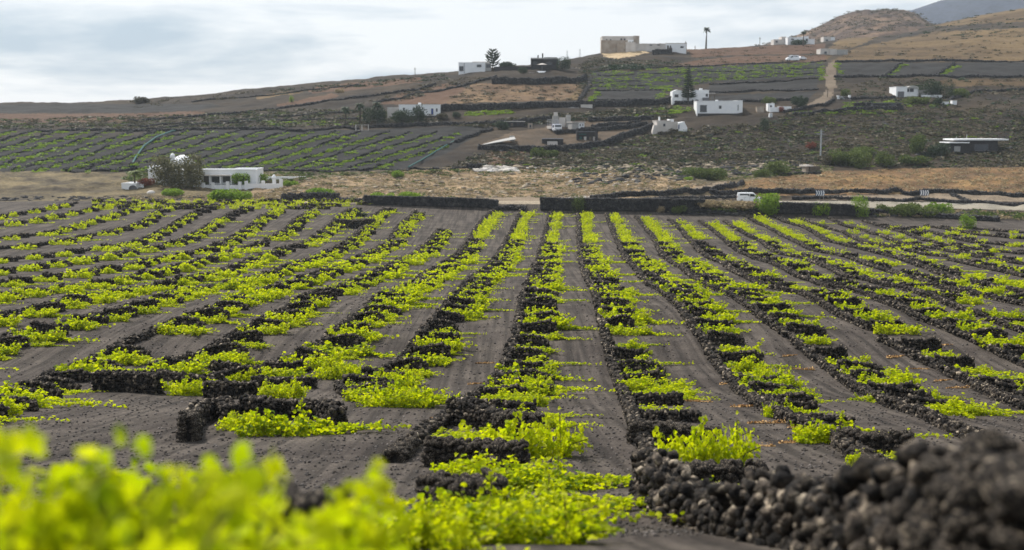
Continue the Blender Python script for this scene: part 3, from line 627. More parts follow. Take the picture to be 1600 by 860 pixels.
for i, (x, y, sc) in enumerate(rest):
    v, f = VF[i % len(VF)][2] if y > 115 else VM[i % len(VM)][2]
    if y > 150:
        kk = np.arange(0, len(f), 4); kk = np.sort(np.concatenate([kk, kk+1])); kk = kk[kk < len(f)]; f = f[kk]; u, inv = np.unique(f, return_inverse=True); q = v[u]*1.0; f = inv.reshape(-1, 3)
        c = q.reshape(-1, 3); v = c*np.array([1.0, 1.0, 1.0])
    a = jr.uniform(-0.2, 0.2); ca, sa = math.cos(a), math.sin(a); v = v*sc*np.array([1.15 if y < 178 else 0.86, 1.0, 0.76 if y < 178 else jr.uniform(0.7, 1.05)])
    v = np.stack([v[:, 0]*ca - v[:, 1]*sa + x, v[:, 0]*sa + v[:, 1]*ca + y, v[:, 2] + gz(x, y)], 1); Vs.append(v); Fs.append(f+o); o += len(v)
vr = obj('distant_grapevines', mesh('distant_grapevines', np.concatenate(Vs), np.concatenate(Fs), M['vine']))
tag(vr, 'mass of bright green vines in the far half of the black field', 'grapevines', kind='stuff')

# ---- cross walls
def cross_mesh(seed, size, length=2.2, height=0.74, thick=0.3, protos=ST1):
    r = np.random.default_rng(seed); P = []
    n = int(length/(size*0.85)); nl = max(2, int(height/(size*0.8)))
    for k in range(nl):
        for i in range(n+1):
            x = length*i/n
            for yq in ([-thick/2, thick/2] if k < nl-1 else [-thick/2, 0, thick/2]):
                P.append((x + r.normal()*size*0.12, yq*(1-0.2*k/nl) + 0.10*math.sin(x*1.3+seed) + r.normal()*size*0.12, height*(k+0.5)/nl*(1+0.16*math.sin(x*2.1+seed)-(0.25 if x > length*0.85 else 0)) - 0.04 + r.normal()*size*(0.08 if k < nl-1 else 0.16)))
    P = np.array(P); sc = size*(0.52+0.28*r.random((len(P), 3)))*(0.8+0.5*r.random((len(P), 1)))
    v, f = joined(protos, P, sc, r)
    b = MB().box(0.1, length-0.1, -thick*0.3, thick*0.3, -0.2, height*0.62)
    bv = np.array(b.V); bf = np.array([(q[0], q[1], q[2]) for q in b.F] + [(q[0], q[2], q[3]) for q in b.F]); return np.concatenate([v, bv]), np.concatenate([f, bf+len(v)])
CW = [cross_mesh(i, 0.2) for i in range(6)]; CWF = [cross_mesh(20+i, 0.34, protos=OCT) for i in range(5)]
CWm = [mesh('stacked_stones', v, f, M['stone']) for v, f in CW]; CWFm = [mesh('stacked_stones', v, f, M['stone']) for v, f in CWF]
walls.sort(key=lambda c: c[0]); Vs, Fs, o = [], [], 0
for i, (y, x, k, idx) in enumerate(walls):
    sx = jr.uniform(0.8, 1.12) if k < 5 else jr.uniform(0.6, 1.0); sz = jr.uniform(0.85, 1.15)*(0.9 if k > 4 else 1); rz = jr.uniform(-0.12, 0.12) - (0.12 if k >= 1 else 0)
    if i < 268:
        nm, ex = rowname(k) if k > -20 else ('band at the far left edge', '')
        q = ORD[min(idx-1, 48)] if idx < 100 else 'far'
        lb = f"short black cross wall, {q if q=='nearest' else q+' from near end'}, {nm}"
        if ex: lb = f"short black cross wall, {q}, front stretch, {nm}"
        if k <= -20: lb = 'short black cross wall among the vines at the far left edge'
        r_ = obj('cross_wall', CWm[i % 6] if y < 95 else CWFm[i % 5], loc=(x, y, gz(x+1, y)), rot=(0, 0, rz), sc=(sx, 1, sz)); tag(r_, lb, 'stone wall', 'short stone walls across the vine rows', 'thing')
    else:
        v, f = CWF[i % 5]; v = v*np.array([sx, 1, sz]); ca, sa = math.cos(rz), math.sin(rz)
        Vs.append(np.stack([v[:, 0]*ca-v[:, 1]*sa+x, v[:, 0]*sa+v[:, 1]*ca+y, v[:, 2]+gz(x+1, y)], 1)); Fs.append(f+o); o += len(v)
if Vs: tag(obj('distant_cross_walls', mesh('distant_cross_walls', np.concatenate(Vs), np.concatenate(Fs), M['stone'])), 'many short black stone walls in the far part of the field', 'stone walls', kind='stuff')

# ---- near walls placed one by one: (base polyline in the photo, height, thickness, label)
NW = [
 ([(986,693),(1050,695),(1116,699)], 0.7, 0.5, 'wide black cross wall behind the tallest bush, right of the centre lane'),
 ([(1042,764),(1115,767),(1190,768)], 0.66, 0.45, 'straight black cross wall in front of the tallest bush at lower right'),
 ([(978,632),(1020,633),(1064,634)], 0.6, 0.45, 'black cross wall two cells behind the tallest bush'),
 ([(990,655),(1040,657),(1090,660)], 0.5, 0.45, 'black cross wall just behind the widest cross wall right of the lane'),
 ([(968,608),(1050,610)], 0.5, 0.45, 'black cross wall three cells behind the tallest bush'),
 ([(1195,641),(1273,645)], 0.55, 0.45, 'black cross wall in the second row right, beside the trailing shoots'),
 ([(1163,606),(1216,608)], 0.5, 0.45, 'smaller black cross wall in the second row right'),
 ([(1240,668),(1330,672)], 0.5, 0.45, 'long low cross wall in the second row right of the lane'),
 ([(1318,704),(1418,712)], 0.7, 0.5, 'broad dark cross wall just above the blurred stones at right'),
 ([(1400,636),(1467,642)], 0.5, 0.45, 'dark cross wall near the right margin with vine beside it'),
 ([(1340,612),(1372,615)], 0.4, 0.45, 'little cross wall in the third row right of the lane'),
 ([(710,662),(760,672),(800,680),(838,684)], 0.95, 0.75, 'tall two-course block of black stones left of the centre lane'),
 ([(668,728),(740,732),(815,738)], 0.75, 0.6, 'dark stone wall below the tall block, left of the centre lane'),
 ([(674,800),(730,812),(770,806)], 0.8, 0.6, 'lowest dark stone wall left of the centre lane, behind blurred leaves'),
 ([(775,615),(862,618)], 0.5, 0.45, 'black cross wall left of the lane, two behind the tall block'),
 ([(784,596),(864,598)], 0.45, 0.45, 'black cross wall left of the lane, three behind the tall block'),
 ([(748,640),(835,642)], 0.5, 0.45, 'black cross wall left of the lane, just behind the tall block'),
 ([(294,690),(302,668),(318,656),(346,648),(362,662)], 0.85, 0.6, 'curved left arm of the stone crescent at lower left'),
 ([(383,650),(420,656),(465,655),(498,655),(520,663),(530,672)], 0.85, 0.6, 'black stone crescent around the vine with the long shoot, lower left'),
 ([(150,612),(203,612),(225,614),(248,616)], 1.0, 0.8, 'thick dark stone wall end at the left margin'),
 ([(243,590),(290,600),(330,606)], 0.55, 0.5, 'low stone wall left of the dark wall block, left foreground'),
 ([(325,622),(360,624),(398,620)], 0.85, 0.7, 'squat block of black stones between two vines at left'),
 ([(398,606),(450,608),(492,606)], 0.6, 0.5, 'black wall with vines on both sides, left of centre'),
 ([(332,580),(373,583)], 0.6, 0.45, 'short black cross wall at left with pale top stones'),
 ([(527,354),(555,357),(583,354)], 1.3, 1.6, 'heap of black stones under dark green leaves, upper left'),
]
for i, (pl, h, th, lb) in enumerate(NW):
    w = hits([p[0] for p in pl], [p[1] for p in pl])
    make_wall('cross_wall', w[:, :2], lb, 'stone wall', 'short stone walls across the vine rows', height=h, thick=th*0.8, seed=2000+i, size=0.19, far_sizes=False, limit_d=40)

# ---- near vines placed one by one: (photo base point, scale, stretch in x, height factor, label)
NV = [
 (1098,732,1.25,0.85,1.35,'tallest bushy vine, right of the lane, between two cross walls'),
 (1050,756,0.5,1.3,0.7,'trailing shoots in front of the straight cross wall, lower right'),
 (1110,778,0.55,1.0,0.8,'vine spilling over the front of the straight cross wall'),
 (1022,652,0.95,1.0,0.8,'vine in front of the wall two cells behind the tallest bush'),
 (1030,680,0.6,1.1,0.5,'low trailing vine just behind the widest cross wall'),
 (1005,603,0.95,1.0,0.85,'vine first row right, four cells behind the tallest bush'),
 (1010,626,0.9,1.1,0.8,'vine first row right, three cells behind the tallest bush'),
 (1190,612,0.95,1.0,0.9,'vine second row right, beyond the smaller cross wall'),
 (1222,652,0.9,0.8,1.0,'vine second row right, against the cross wall, with trailing shoots'),
 (1300,692,1.1,1.1,1.0,'wide vine second row right, over the long low cross wall'),
 (1360,728,0.8,0.8,0.8,'vine at right, just above the blurred foreground stones'),
 (1380,628,0.9,1.2,0.8,'vine third row right with a shoot reaching the margin'),
 (1338,592,1.0,1.0,1.0,'vine third row right, beyond the little cross wall'),
 (800,655,0.9,1.2,0.7,'vine first row left, growing over the tall black block'),
 (815,715,1.45,1.0,1.15,'large leafy vine spreading below the tall black block'),
 (730,690,1.0,1.2,0.5,'low vine on the ground between tall block and wall below'),
 (855,668,0.7,0.9,0.9,'vine beside the lane at the right end of the tall block'),
 (760,755,1.15,1.1,0.9,'bushy vine below the second dark wall left of the lane'),
 (840,765,1.15,1.1,0.7,'vine with the longest shoot reaching into the centre lane'),
 (820,802,1.1,1.1,0.7,'vine in the lower middle below the longest shoot'),
 (725,830,1.1,1.0,0.9,'big vine in front of the lowest dark wall left of the lane'),
 (775,850,1.1,1.1,0.8,'big vine at the bottom middle of the picture'),
 (820,634,0.9,1.1,0.8,'vine first row left, one cell behind the tall block'),
 (830,610,0.9,1.1,0.8,'vine first row left, two cells behind the tall block'),
 (838,590,0.9,1.0,0.8,'vine first row left, three cells behind the tall block'),
 (440,680,1.3,1.15,1.0,'vine inside the stone crescent with a long shoot to the right'),
 (380,672,0.9,1.0,1.0,'vine at the left end of the stone crescent'),
 (632,634,1.35,0.8,1.2,'dense round vine at the wall end, left of centre'),
 (300,618,1.2,1.0,1.0,'vine left of the squat stone block, left foreground'),
 (440,622,1.1,1.0,1.0,'vine right of the squat stone block, left of centre'),
 (245,610,0.8,1.0,0.9,'vine beside the thick wall end at the left margin'),
 (352,572,1.0,1.1,1.0,'vine behind the cross wall with pale top stones'),
 (382,598,1.0,1.1,1.0,'vine growing between two dark walls at left'),
 (525,592,1.2,1.0,1.1,'vine at the near end of the third row left'),
 (555,580,0.8,1.0,0.9,'small vine at the near end of the third row left'),
]
for i, (px_, py_, sc, sx, zs, lb) in enumerate(NV):
    p = hit(px_, py_); place_vine(p.x, p.y, sc, lb, None, lod=0, seed=(5 if 'long' in lb or 'trailing' in lb else i*3+1), zs=zs, sx=sx)
dg = hit(558, 338); r0 = place_vine(dg.x, dg.y, 1.3, 'dark green leaves on the heap of black stones, upper left', None, lod=1, sx=1.3)
for c in r0.children:
    if c.name.startswith('foliage'): m2 = c.data.copy(); m2.materials[0] = M['darkleaf']; c.data = m2

# ---- the foreground: a wall climbing the bank to the right, leaves at lower left
FW = []
for d, x in ((25.5, 3.15), (22, 3.0), (19.5, 3.25), (17, 3.55), (14.5, 3.75), (12, 3.65), (10, 3.45), (8.5, 3.35), (7.2, 3.1), (6, 3.05), (5.0, 3.2), (4.2, 3.5)): FW.append((x, d))
make_wall('foreground_stone_wall', FW, 'blurred wall of piled volcanic stones climbing towards the lower right corner', 'stone wall', height=0.80, thick=0.75, limit_d=40, seed=77, size=0.2, rough=1.9)
FV = [ # x, d, scale, sx, zs, label
 (-1.25, 3.7, 0.85, 0.9, 1.13, 'nearest blurred yellow-green vine at the left margin'),
 (-1.75, 4.3, 0.9, 0.9, 1.22, 'second blurred vine, beyond the left margin'),
 (-0.74, 3.9, 0.66, 0.8, 0.68, 'blurred vine low at the bottom left'),
 (-1.3, 5.0, 0.85, 0.9, 0.92, 'blurred vine with an upright tip near the bottom middle-left'),
 (-1.3, 6.6, 0.75, 0.8, 0.85, 'half-blurred vine rising below the left dark wall'),
 (-1.75, 9.5, 0.85, 0.9, 0.8, 'half-blurred vine at the bottom, left of the lane'),
 (-1.35, 13.5, 0.9, 0.9, 0.85, 'half-blurred vine below the lowest dark wall'),
 (-0.75, 16.5, 0.95, 0.9, 0.8, 'half-blurred vine at the bottom beside the lane'),
 (-2.0, 6.5, 0.85, 1.0, 0.75, 'blurred vine before the blurred dark stones at left'),
 (-2.8, 7.5, 0.9, 1.0, 1.0, 'blurred vine behind the others at the left margin'),
 (-0.2, 20.5, 1.0, 0.9, 0.8, 'vine at lower middle between the dark wall and the lane'),
]
for i, (x, d, sc, sx, zs, lb) in enumerate(FV): place_vine(x, d, sc, lb, None, lod=0, seed=i, zs=zs, sx=sx, rz=random.uniform(-0.5, 0.5))
make_wall('crescent_wall', [(-2.8, 8.8), (-2.4, 9.3), (-1.9, 9.5), (-1.5, 9.2)], 'blurred dark stones behind the foreground leaves at left', 'stone wall', height=0.62, thick=0.5, limit_d=40, seed=81, size=0.19)

# ---- dry orange shoots and loose stones on the ash
sh = MB(); r = np.random.default_rng(9)
def dry_mesh(seed):
    r = np.random.default_rng(seed); P = []
    for i in range(110):
        t = r.random(); P.append((t*1.5-0.75+r.normal()*0.03, r.normal()*0.10*(1.1-t), abs(r.normal())*0.05*(1.2-t)+0.02))
    P = np.array(P); v, f = joined(LP, P, 0.09*(0.6+r.random((len(P), 1)))*np.ones((1, 3)), r); n = len(v)
    tw = np.array([(-0.8,-0.12,0.01),(-0.8,0.12,0.01),(0.85,0,0.03),(-0.8,0,0.07)]); return mesh('dry_shoot', np.concatenate([v, tw]), np.concatenate([f, np.array([(0,1,2),(1,3,2),(3,0,2),(0,3,1)])+n]), M['dry'])
DM = [dry_mesh(i) for i in range(4)]
DS = [(758,568,'left of the lane near its bend'),(745,600,'behind the wall left of the lane'),(1150,560,'in the second lane right, upper'),(1140,600,'in the second lane right beside a trailing vine'),(1090,628,'pointing left from the second row right'),(1165,636,'just left of the second row wall'),(1200,662,'largest clump leaning on the second row wall'),(1240,692,'below the largest dry clump'),(1180,697,'faint, on the ash in the second lane'),(1235,556,'orange scraps in the third lane right'),(1252,578,'small scrap in the third lane right'),(1402,558,'beside the fourth row wall, upper'),(1437,577,'beside the fourth row wall, middle'),(1475,595,'beside the fourth row wall, lower'),(1500,607,'at the right margin'),(1470,540,'small scrap near the right margin'),(690,655,'above the tall black block'),(1255,668,'pale, leaning on the wall')]
for i, (a, b, t_) in enumerate(DS):
    p = hit(a, b); o_ = obj('dry_vine_shoot', DM[i % 4], loc=p, rot=(0, 0, random.uniform(0.0, 0.5) if i % 2 else random.uniform(2.8, 3.3)), sc=(random.uniform(0.6, 1.1),)*3); tag(o_, 'dry orange vine cuttings ' + t_, 'dry shoot')
P = []
for i in range(420):
    d = 20*(9**r.random()); x = r.uniform(-0.45, 0.45)*d; P.append((x, d, gz(x, d)+0.01))
P = np.array(P); v, f = joined(ST1, P, (0.03+0.06*r.random((len(P), 1))**2)*np.ones((1, 3)), r)
tag(obj('loose_stones', mesh('loose_stones', v, f, M['stone'])), 'small loose stones scattered on the black ash', 'stones', kind='stuff')
d = 17*(6.5**r.random(15000)); x = r.uniform(-0.46, 0.46, 15000)*d; P = np.stack([x, d, H(x, d)+0.005], 1)
v, f = joined(OCT, P, (0.018+0.022*r.random((15000, 1)))*(1+d[:, None]/60)*np.ones((1, 3)), r); tag(obj('gravel', mesh('gravel', v, f, M['gravel'])), 'coarse grains and clods on the ash', 'gravel', kind='stuff')

# ------------------------------------------------------------------ walls of the valley and hillside
def pwall(pl, h, th, label, far=0.5, name='stone_wall', group=None, seed=0, m=None):
    w = hits([p[0] for p in pl], [p[1] for p in pl]); Q, _ = resample(w[:, :2], 1.0)
    return make_wall(name, Q, label, 'stone wall', group, height=h, thick=th, seed=seed, far=far, mt=m or M['stonefar'])
def dwall(pl, h, th, label, far=0.32, **k):          # given as (photo column, distance)
    w = [at(a, b) for a, b in pl]; return make_wall('retaining_wall', [(p.x, p.y) for p in w], label, 'stone wall', height=h, thick=th, far=far, mt=M['stonefar'], rough=0.25, **k)
dwall([(845,229.6),(940,229.6),(1060,229.8),(1100,229.8)], 2.35, 1.2, 'tall dark retaining wall below the road right of the track opening', seed=1)
dwall([(1200,229.8),(1300,230),(1338,230)], 2.05, 1.2, 'tall dark retaining wall below the road right of the round bush', seed=2)
dwall([(570,230.8),(620,230.6),(700,230.3),(760,230),(777,229.4)], 1.7, 1.0, 'long dark wall along the far edge left of the track opening', seed=3)
pwall([(441,313.5),(480,313.5),(528,314)], 1.6, 0.9, 'short dark block wall behind the pale forecourt, left', seed=4)
pwall([(528,314),(548,316),(575,317)], 0.7, 0.8, 'low end of the block wall sloping to the forecourt', seed=5)
pwall([(775,329),(800,326),(820,329)], 0.7, 0.8, 'curved low wall by the track opening', seed=6)
pwall([(1345,336),(1362,334),(1400,334),(1440,338),(1480,341),(1560,346)], 0.9, 1.2, 'rough dark wall under the shrubs at the right end of the field', seed=7)
HW = [
 ([(925,312),(960,309),(1010,306),(1060,303),(1100,300),(1135,294),(1160,288)], 1.2, 'dark wall under the pale track right of centre'),
 ([(1010,314.5),(1050,312),(1100,311.5),(1150,310)], 0.7, 'thin dark wall between two pale strips beside the van'),
 ([(1110,303),(1160,303),(1230,302),(1300,303),(1380,303),(1440,303),(1519,304),(1640,306)], 1.1, 'dark wall along the foot of the orange meadow'),
 ([(1240,312.5),(1280,311),(1330,313),(1370,313.5)], 0.8, 'low dark wall below the first chevron sign'),
 ([(1370,313.5),(1420,314),(1470,315),(1519,317),(1640,321)], 0.6, 'low dark wall along the road below the second chevron sign'),
 ([(1488,305),(1500,311),(1516,316)], 0.6, 'short dark wall running down to the road at the right margin'),
 ([(60,206),(200,206),(300,203.5),(420,203),(560,202.5)], 0.9, 'dark wall along the top of the left hillside vineyard'),
 ([(578,201),(620,198.5),(680,196.5),(740,195.5),(790,194)], 1.2, 'dark wall right of the white gate above the vineyard'),
 ([(768,203),(740,213),(712,223)], 1.0, 'dark wall closing the right side of the hillside vineyard'),
 ([(100,266),(200,266),(300,266),(420,266),(560,267),(640,265),(740,262)], 0.5, 'dark line of wall along the foot of the hillside vineyard'),
 ([(690,173),(730,172),(790,170),(860,168),(930,166),(1000,164),(1050,161)], 2.2, 'high dark wall below the dry brown field'),
 ([(770,131),(800,131.5),(860,131),(905,130),(915,125)], 2.6, 'high brown terrace wall above the dry brown field'),
 ([(200,190),(260,186),(330,180),(420,172),(500,161),(560,153),(620,145),(680,132)], 0.8, 'long dark wall climbing the left hillside to the ridge'),
 ([(200,198),(300,193),(400,190),(500,187),(560,186)], 0.7, 'dark wall in the terraces above the left vineyard'),
 ([(230,202),(330,194),(420,182),(500,178),(540,176)], 0.6, 'second dark wall in the terraces above the left vineyard'),
 ([(300,160),(350,154),(420,150),(470,143),(500,140),(560,133)], 0.6, 'dark wall along the left part of the ridge'),
 ([(585,162),(640,150),(700,140),(745,128),(775,120)], 0.8, 'dark wall on the left edge of the dry brown field'),
 ([(905,158),(918,140),(922,128)], 0.8, 'thin wall on the right edge of the dry brown field'),
 ([(748,234),(790,236),(840,238),(880,237),(920,231),(960,222),(1000,208),(1018,200)], 1.8, 'long dark enclosure wall curving below the farmyard'),
 ([(870,210),(900,208),(935,204),(970,201),(1010,196)], 1.4, 'inner dark wall of the farmyard'),
 ([(925,204),(960,199),(1000,196)], 2.0, 'upper dark wall right of the white shed'),
 ([(800,196),(840,191),(860,188)], 1.8, 'dark wall behind the truck'),
 ([(920,190),(960,189),(1020,187)], 1.6, 'dark wall above the farmyard'),
 ([(928,158),(980,158),(1040,157)], 0.8, 'dark wall below the small ash field near the pine'),
 ([(932,142),(980,142.5),(1042,142)], 0.6, 'dark wall above the small ash field near the pine'),
 ([(1052,163),(1070,163),(1090,162)], 1.2, 'dark wall in front of the white gabled house'),
 ([(1108,145),(1160,143.5),(1220,142),(1278,140)], 0.6, 'dark wall between the two long ash fields'),
 ([(1108,132),(1160,130),(1220,127),(1278,123)], 0.6, 'dark wall above the long ash fields'),
 ([(1160,158.5),(1210,158.5),(1262,157)], 1.0, 'dark wall below the long ash fields'),
 ([(1306,98),(1360,97),(1420,97),(1519,96.5),(1700,96)], 1.0, 'dark wall above the black fields at upper right'),
 ([(1304,121),(1360,121),(1420,120.5),(1519,120),(1700,119.5)], 1.0, 'dark wall below the black fields at upper right'),
 ([(1382,119),(1395,110),(1408,100)], 0.8, 'first slanting wall across the black fields at upper right'),
 ([(1462,119),(1478,109),(1490,100)], 0.8, 'second slanting wall across the black fields at upper right'),
 ([(1225,176),(1262,169),(1290,165),(1302,158)], 1.0, 'dark wall below the dirt road bend'),
 ([(1240,180),(1300,176),(1350,172),(1400,171)], 1.2, 'dark wall above the scrub at right'),
 ([(1335,167),(1380,169),(1410,170)], 1.6, 'dark wall left of the white house at right'),
 ([(1308,154),(1350,154),(1398,153)], 0.8, 'wall beside the white house at right'),
 ([(1480,160),(1505,148),(1520,144),(1600,140)], 0.8, 'wall climbing to the right margin'),
 ([(1021,86),(1045,84),(1070,80)], 2.4, 'dark wall below the long white wing on the ridge'),
 ([(930,112),(960,108),(1000,107),(1060,105)], 0.6, 'dark wall on top of the hillside vine patch'),
 ([(1060,105),(1120,103),(1200,99),(1290,96)], 0.6, 'dark wall on the upper edge of the vine terraces'),
 ([(1190,266),(1225,273),(1280,272)], 0.6, 'low dark wall by the small stone shed'),
 ([(732,264),(742,262),(750,263)], 1.4, 'dark rocky hump beside the pale rock sheet'),
]
for i, (pl, h, lb) in enumerate(HW): pwall(pl, h*0.85, 0.55 + 0.2*h, lb, far=0.42 if pl[0][1] > 250 else 0.5, seed=3000+i, name='field_wall')
for i, c in enumerate(np.arange(-70, 262, 12.6)):
    c = c + random.uniform(-1.2, 1.2)
    xr = 600-(206-c)/0.325; xl = 600-(262-c)/0.31
    xr = min(xr, 752 - max(0, (c-205))*0.9)
    if xr - xl < 25: continue
    pl = [(xl + (xr-xl)*t, c - 0.318*((xl + (xr-xl)*t)-600)) for t in np.linspace(0, 1, 7)]
    pwall(pl, 0.5, 0.5, f'slanting dark wall on the left hillside, {ORD[26-i] if i < 26 else ORD[0]} counted from the lower right', far=0.45, seed=4000+i, name='terrace_wall', group='slanting walls of the hillside vineyard')
for i, (x0, x1, y) in enumerate([(935,990,118),(1000,1060,115),(925,1000,128),(1020,1080,126),(930,1010,135),(1090,1180,112),(1190,1280,107),(1100,1200,122),(1210,1285,116)]):
    pwall([(x0,y),((x0+x1)/2,y+0.6),(x1,y-1)], 0.35, 0.4, 'short dark wall in the hillside vine patch, ' + ['left end, top row', 'middle, top row', 'left, second row', 'middle, second row', 'left, lowest', 'right of the pine tip', 'right, uppermost', 'just above the long ash field', 'far right, near the dirt road'][i], far=0.4, seed=4100+i, name='terrace_wall', group='short walls of the hillside vine patch')

# ------------------------------------------------------------------ scrub, tufts and rocks
def clump_proto(n, seed, flat=0.6, leaf=0.3):
    r = np.random.default_rng(seed); P = r.normal(size=(n, 3)); P /= np.linalg.norm(P, axis=1)[:, None]; P *= (0.45+0.55*r.random((n, 1))); P[:, 2] = np.abs(P[:, 2])*flat
    return joined(LP, P, leaf*(0.7+0.7*r.random((n, 1)))*np.ones((1, 3)), r)
CP = [clump_proto(16, 60+i, 0.75, 0.42) for i in range(6)]
CPd = [clump_proto(60, 80+i, 0.8, 0.24) for i in range(4)]
def inside(n, poly, r):
    xs = [p[0] for p in poly]; ys = [p[1] for p in poly]; a = r.uniform(min(xs), max(xs), n*3); b = r.uniform(min(ys), max(ys), n*3)
    k = inpoly(a, b, poly); return a[k][:n], b[k][:n]
def upright(protos, P, size, r):
    Vs, Fs, o = [], [], 0; pick = r.integers(0, len(protos), len(P)); an = r.uniform(0, 6.28, len(P)); ca, sa = np.cos(an), np.sin(an)
    for k, (v, f) in enumerate(protos):
        s = pick == k; n = int(s.sum())
        if not n: continue
        c_, s_ = ca[s][:, None], sa[s][:, None]; q = np.stack([v[None, :, 0]*c_ - v[None, :, 1]*s_, v[None, :, 0]*s_ + v[None, :, 1]*c_, np.repeat(v[None, :, 2], n, 0)], 2)*size[s][:, None, :] + P[s][:, None, :]
        Vs.append(q.reshape(-1, 3)); Fs.append((f[None] + (np.arange(n)*len(v))[:, None, None]).reshape(-1, f.shape[1]) + o); o += n*len(v)
    return np.concatenate(Vs), np.concatenate(Fs)
def scatter(name, label, cat, m, jobs, seed, protos=CP):
    r = np.random.default_rng(seed); A = []; Z = []
    for n, poly, s0, s1, zf in jobs:
        if isinstance(poly, tuple): a, b = poly
        else: a, b = inside(n, poly, r)
        P = hits(a, b); k = P[:, 1] < 900; P = P[k]; A.append(P); s = s0 + (s1-s0)*r.random(len(P))**2; Z.append(np.stack([s*r.uniform(0.9, 1.7, len(P)), s, s*zf], 1))
    P = np.concatenate(A); P[:, 2] -= 0.05; v, f = upright(protos, P, np.concatenate(Z), r)
    tag(obj(name, mesh(name, v, f, m)), label, cat, kind='stuff')
slopeR = [(700,262),(760,236),(870,238),(960,228),(1030,205),(1200,190),(1240,178),(1420,172),(1720,168),(1720,262),(1400,262),(1250,258),(1100,262),(900,262)]
slopeL = [(-100,202),(200,202),(420,200),(560,198),(690,192),(690,182),(590,172),(420,172),(330,178),(-100,190)]
mid = [(700,196),(860,180),(1050,166),(1050,186),(900,190),(760,200)]
upper = [(905,135),(905,100),(930,90),(1010,95),(1060,95),(1060,104),(920,112),(915,150),(905,160)]
scatter('hillside_scrub', 'brown and grey scrub dotted over the hillside', 'scrub', M['scrub'], [(2600, slopeR, 0.7, 2.0, 0.6), (900, slopeL, 0.7, 1.9, 0.6), (500, mid, 0.8, 2.2, 0.6), (350, upper, 0.8, 2.2, 0.5),
  (160, [(693,162),(720,145),(740,134),(905,134),(900,156)], 0.6, 1.8, 0.5), (240, [(1310,122),(1700,122),(1700,170),(1420,170),(1310,155)], 0.8, 2.2, 0.6), (200, [(560,162),(690,125),(760,118),(760,128),(700,140),(620,160)], 0.7, 1.8, 0.5),
  (220, [(1290,62),(1500,30),(1700,20),(1700,92),(1310,92)], 0.8, 2.2, 0.5), (120, [(1070,80),(1290,70),(1290,96),(1070,104)], 0.7, 1.8, 0.4), (200, [(200,160),(420,142),(700,116),(700,122),(420,152),(200,170)], 0.7, 2.0, 0.6)], 21)
scatter('dry_tussocks', 'tan and brown dry tussocks on the rocky flat', 'tussocks', M['grass'], [(2600, [(380,312),(480,280),(700,264),(1000,266),(1110,288),(1000,306),(560,312)], 0.25, 0.8, 0.8), (1600, [(1120,300),(1140,284),(1300,268),(1700,256),(1700,303),(1300,303)], 0.3, 0.9, 0.7), (500, [(1030,320),(1190,318),(1190,328),(1040,330)], 0.3, 0.9, 0.9), (400, [(1365,328),(1700,334),(1700,346),(1365,338)], 0.3, 0.9, 0.9), (350, [(200,308),(380,304),(440,302),(440,314),(200,314)], 0.3, 0.9, 0.9)], 22)
scatter('olive_scrub', 'olive green low scrub on the lava ground', 'scrub', M['olive'], [(900, [(200,268),(560,270),(700,266),(1000,262),(1130,264),(1300,256),(1300,268),(1130,284),(1000,270),(560,272),(480,282),(200,290)], 0.5, 1.5, 0.5), (700, slopeR, 0.5, 1.5, 0.5), (250, slopeL, 0.6, 1.8, 0.6), (300, [(380,312),(480,280),(700,264),(1000,266),(1110,288),(1000,306),(560,312)], 0.4, 1.1, 0.6), (120, [(1365,328),(1700,334),(1700,346),(1365,338)], 0.6, 1.5, 0.9), (90, [(1020,322),(1190,320),(1190,332),(1040,332)], 0.5, 1.2, 0.9)], 23)
scatter('dark_scrub', 'dark bushes and dark clumps on the hillside', 'scrub', M['darkleaf'], [(900, slopeR, 0.5, 1.7, 0.5), (300, slopeL, 0.6, 1.8, 0.6), (200, mid, 0.6, 1.8, 0.6), (120, upper, 0.8, 2.4, 0.5), (120, [(1310,122),(1700,122),(1700,170),(1420,170),(1310,155)], 0.8, 2.2, 0.6), (90, [(420,140),(700,116),(700,124),(420,150)], 0.8, 2.0, 0.6), (150, [(1300,60),(1500,22),(1700,5),(1700,60)], 0.8, 2.6, 0.5), (60, [(955,103),(1015,103),(1015,109),(955,109)], 1.2, 2.4, 0.7)], 24)
r = np.random.default_rng(44); hv_ = HILLV[0]; hv_ = hv_[(hv_[:, 1] < 985)]; pk = hv_[r.integers(0, len(hv_), 1500)] + r.normal(size=(1500, 3))*np.array([2.0, 2.0, 0]); pk = pk[pk[:, 2] > H(pk[:, 0], pk[:, 1]) + 1.5]
v, f = upright(CP, pk, (0.7+1.7*r.random((len(pk), 1))**2)*np.array([[1.3, 1, 0.6]]), r); tag(obj('cone_scrub', mesh('cone_scrub', v, f, M['scrub'])), 'brown scrub dotted over the cinder cone', 'scrub', kind='stuff')
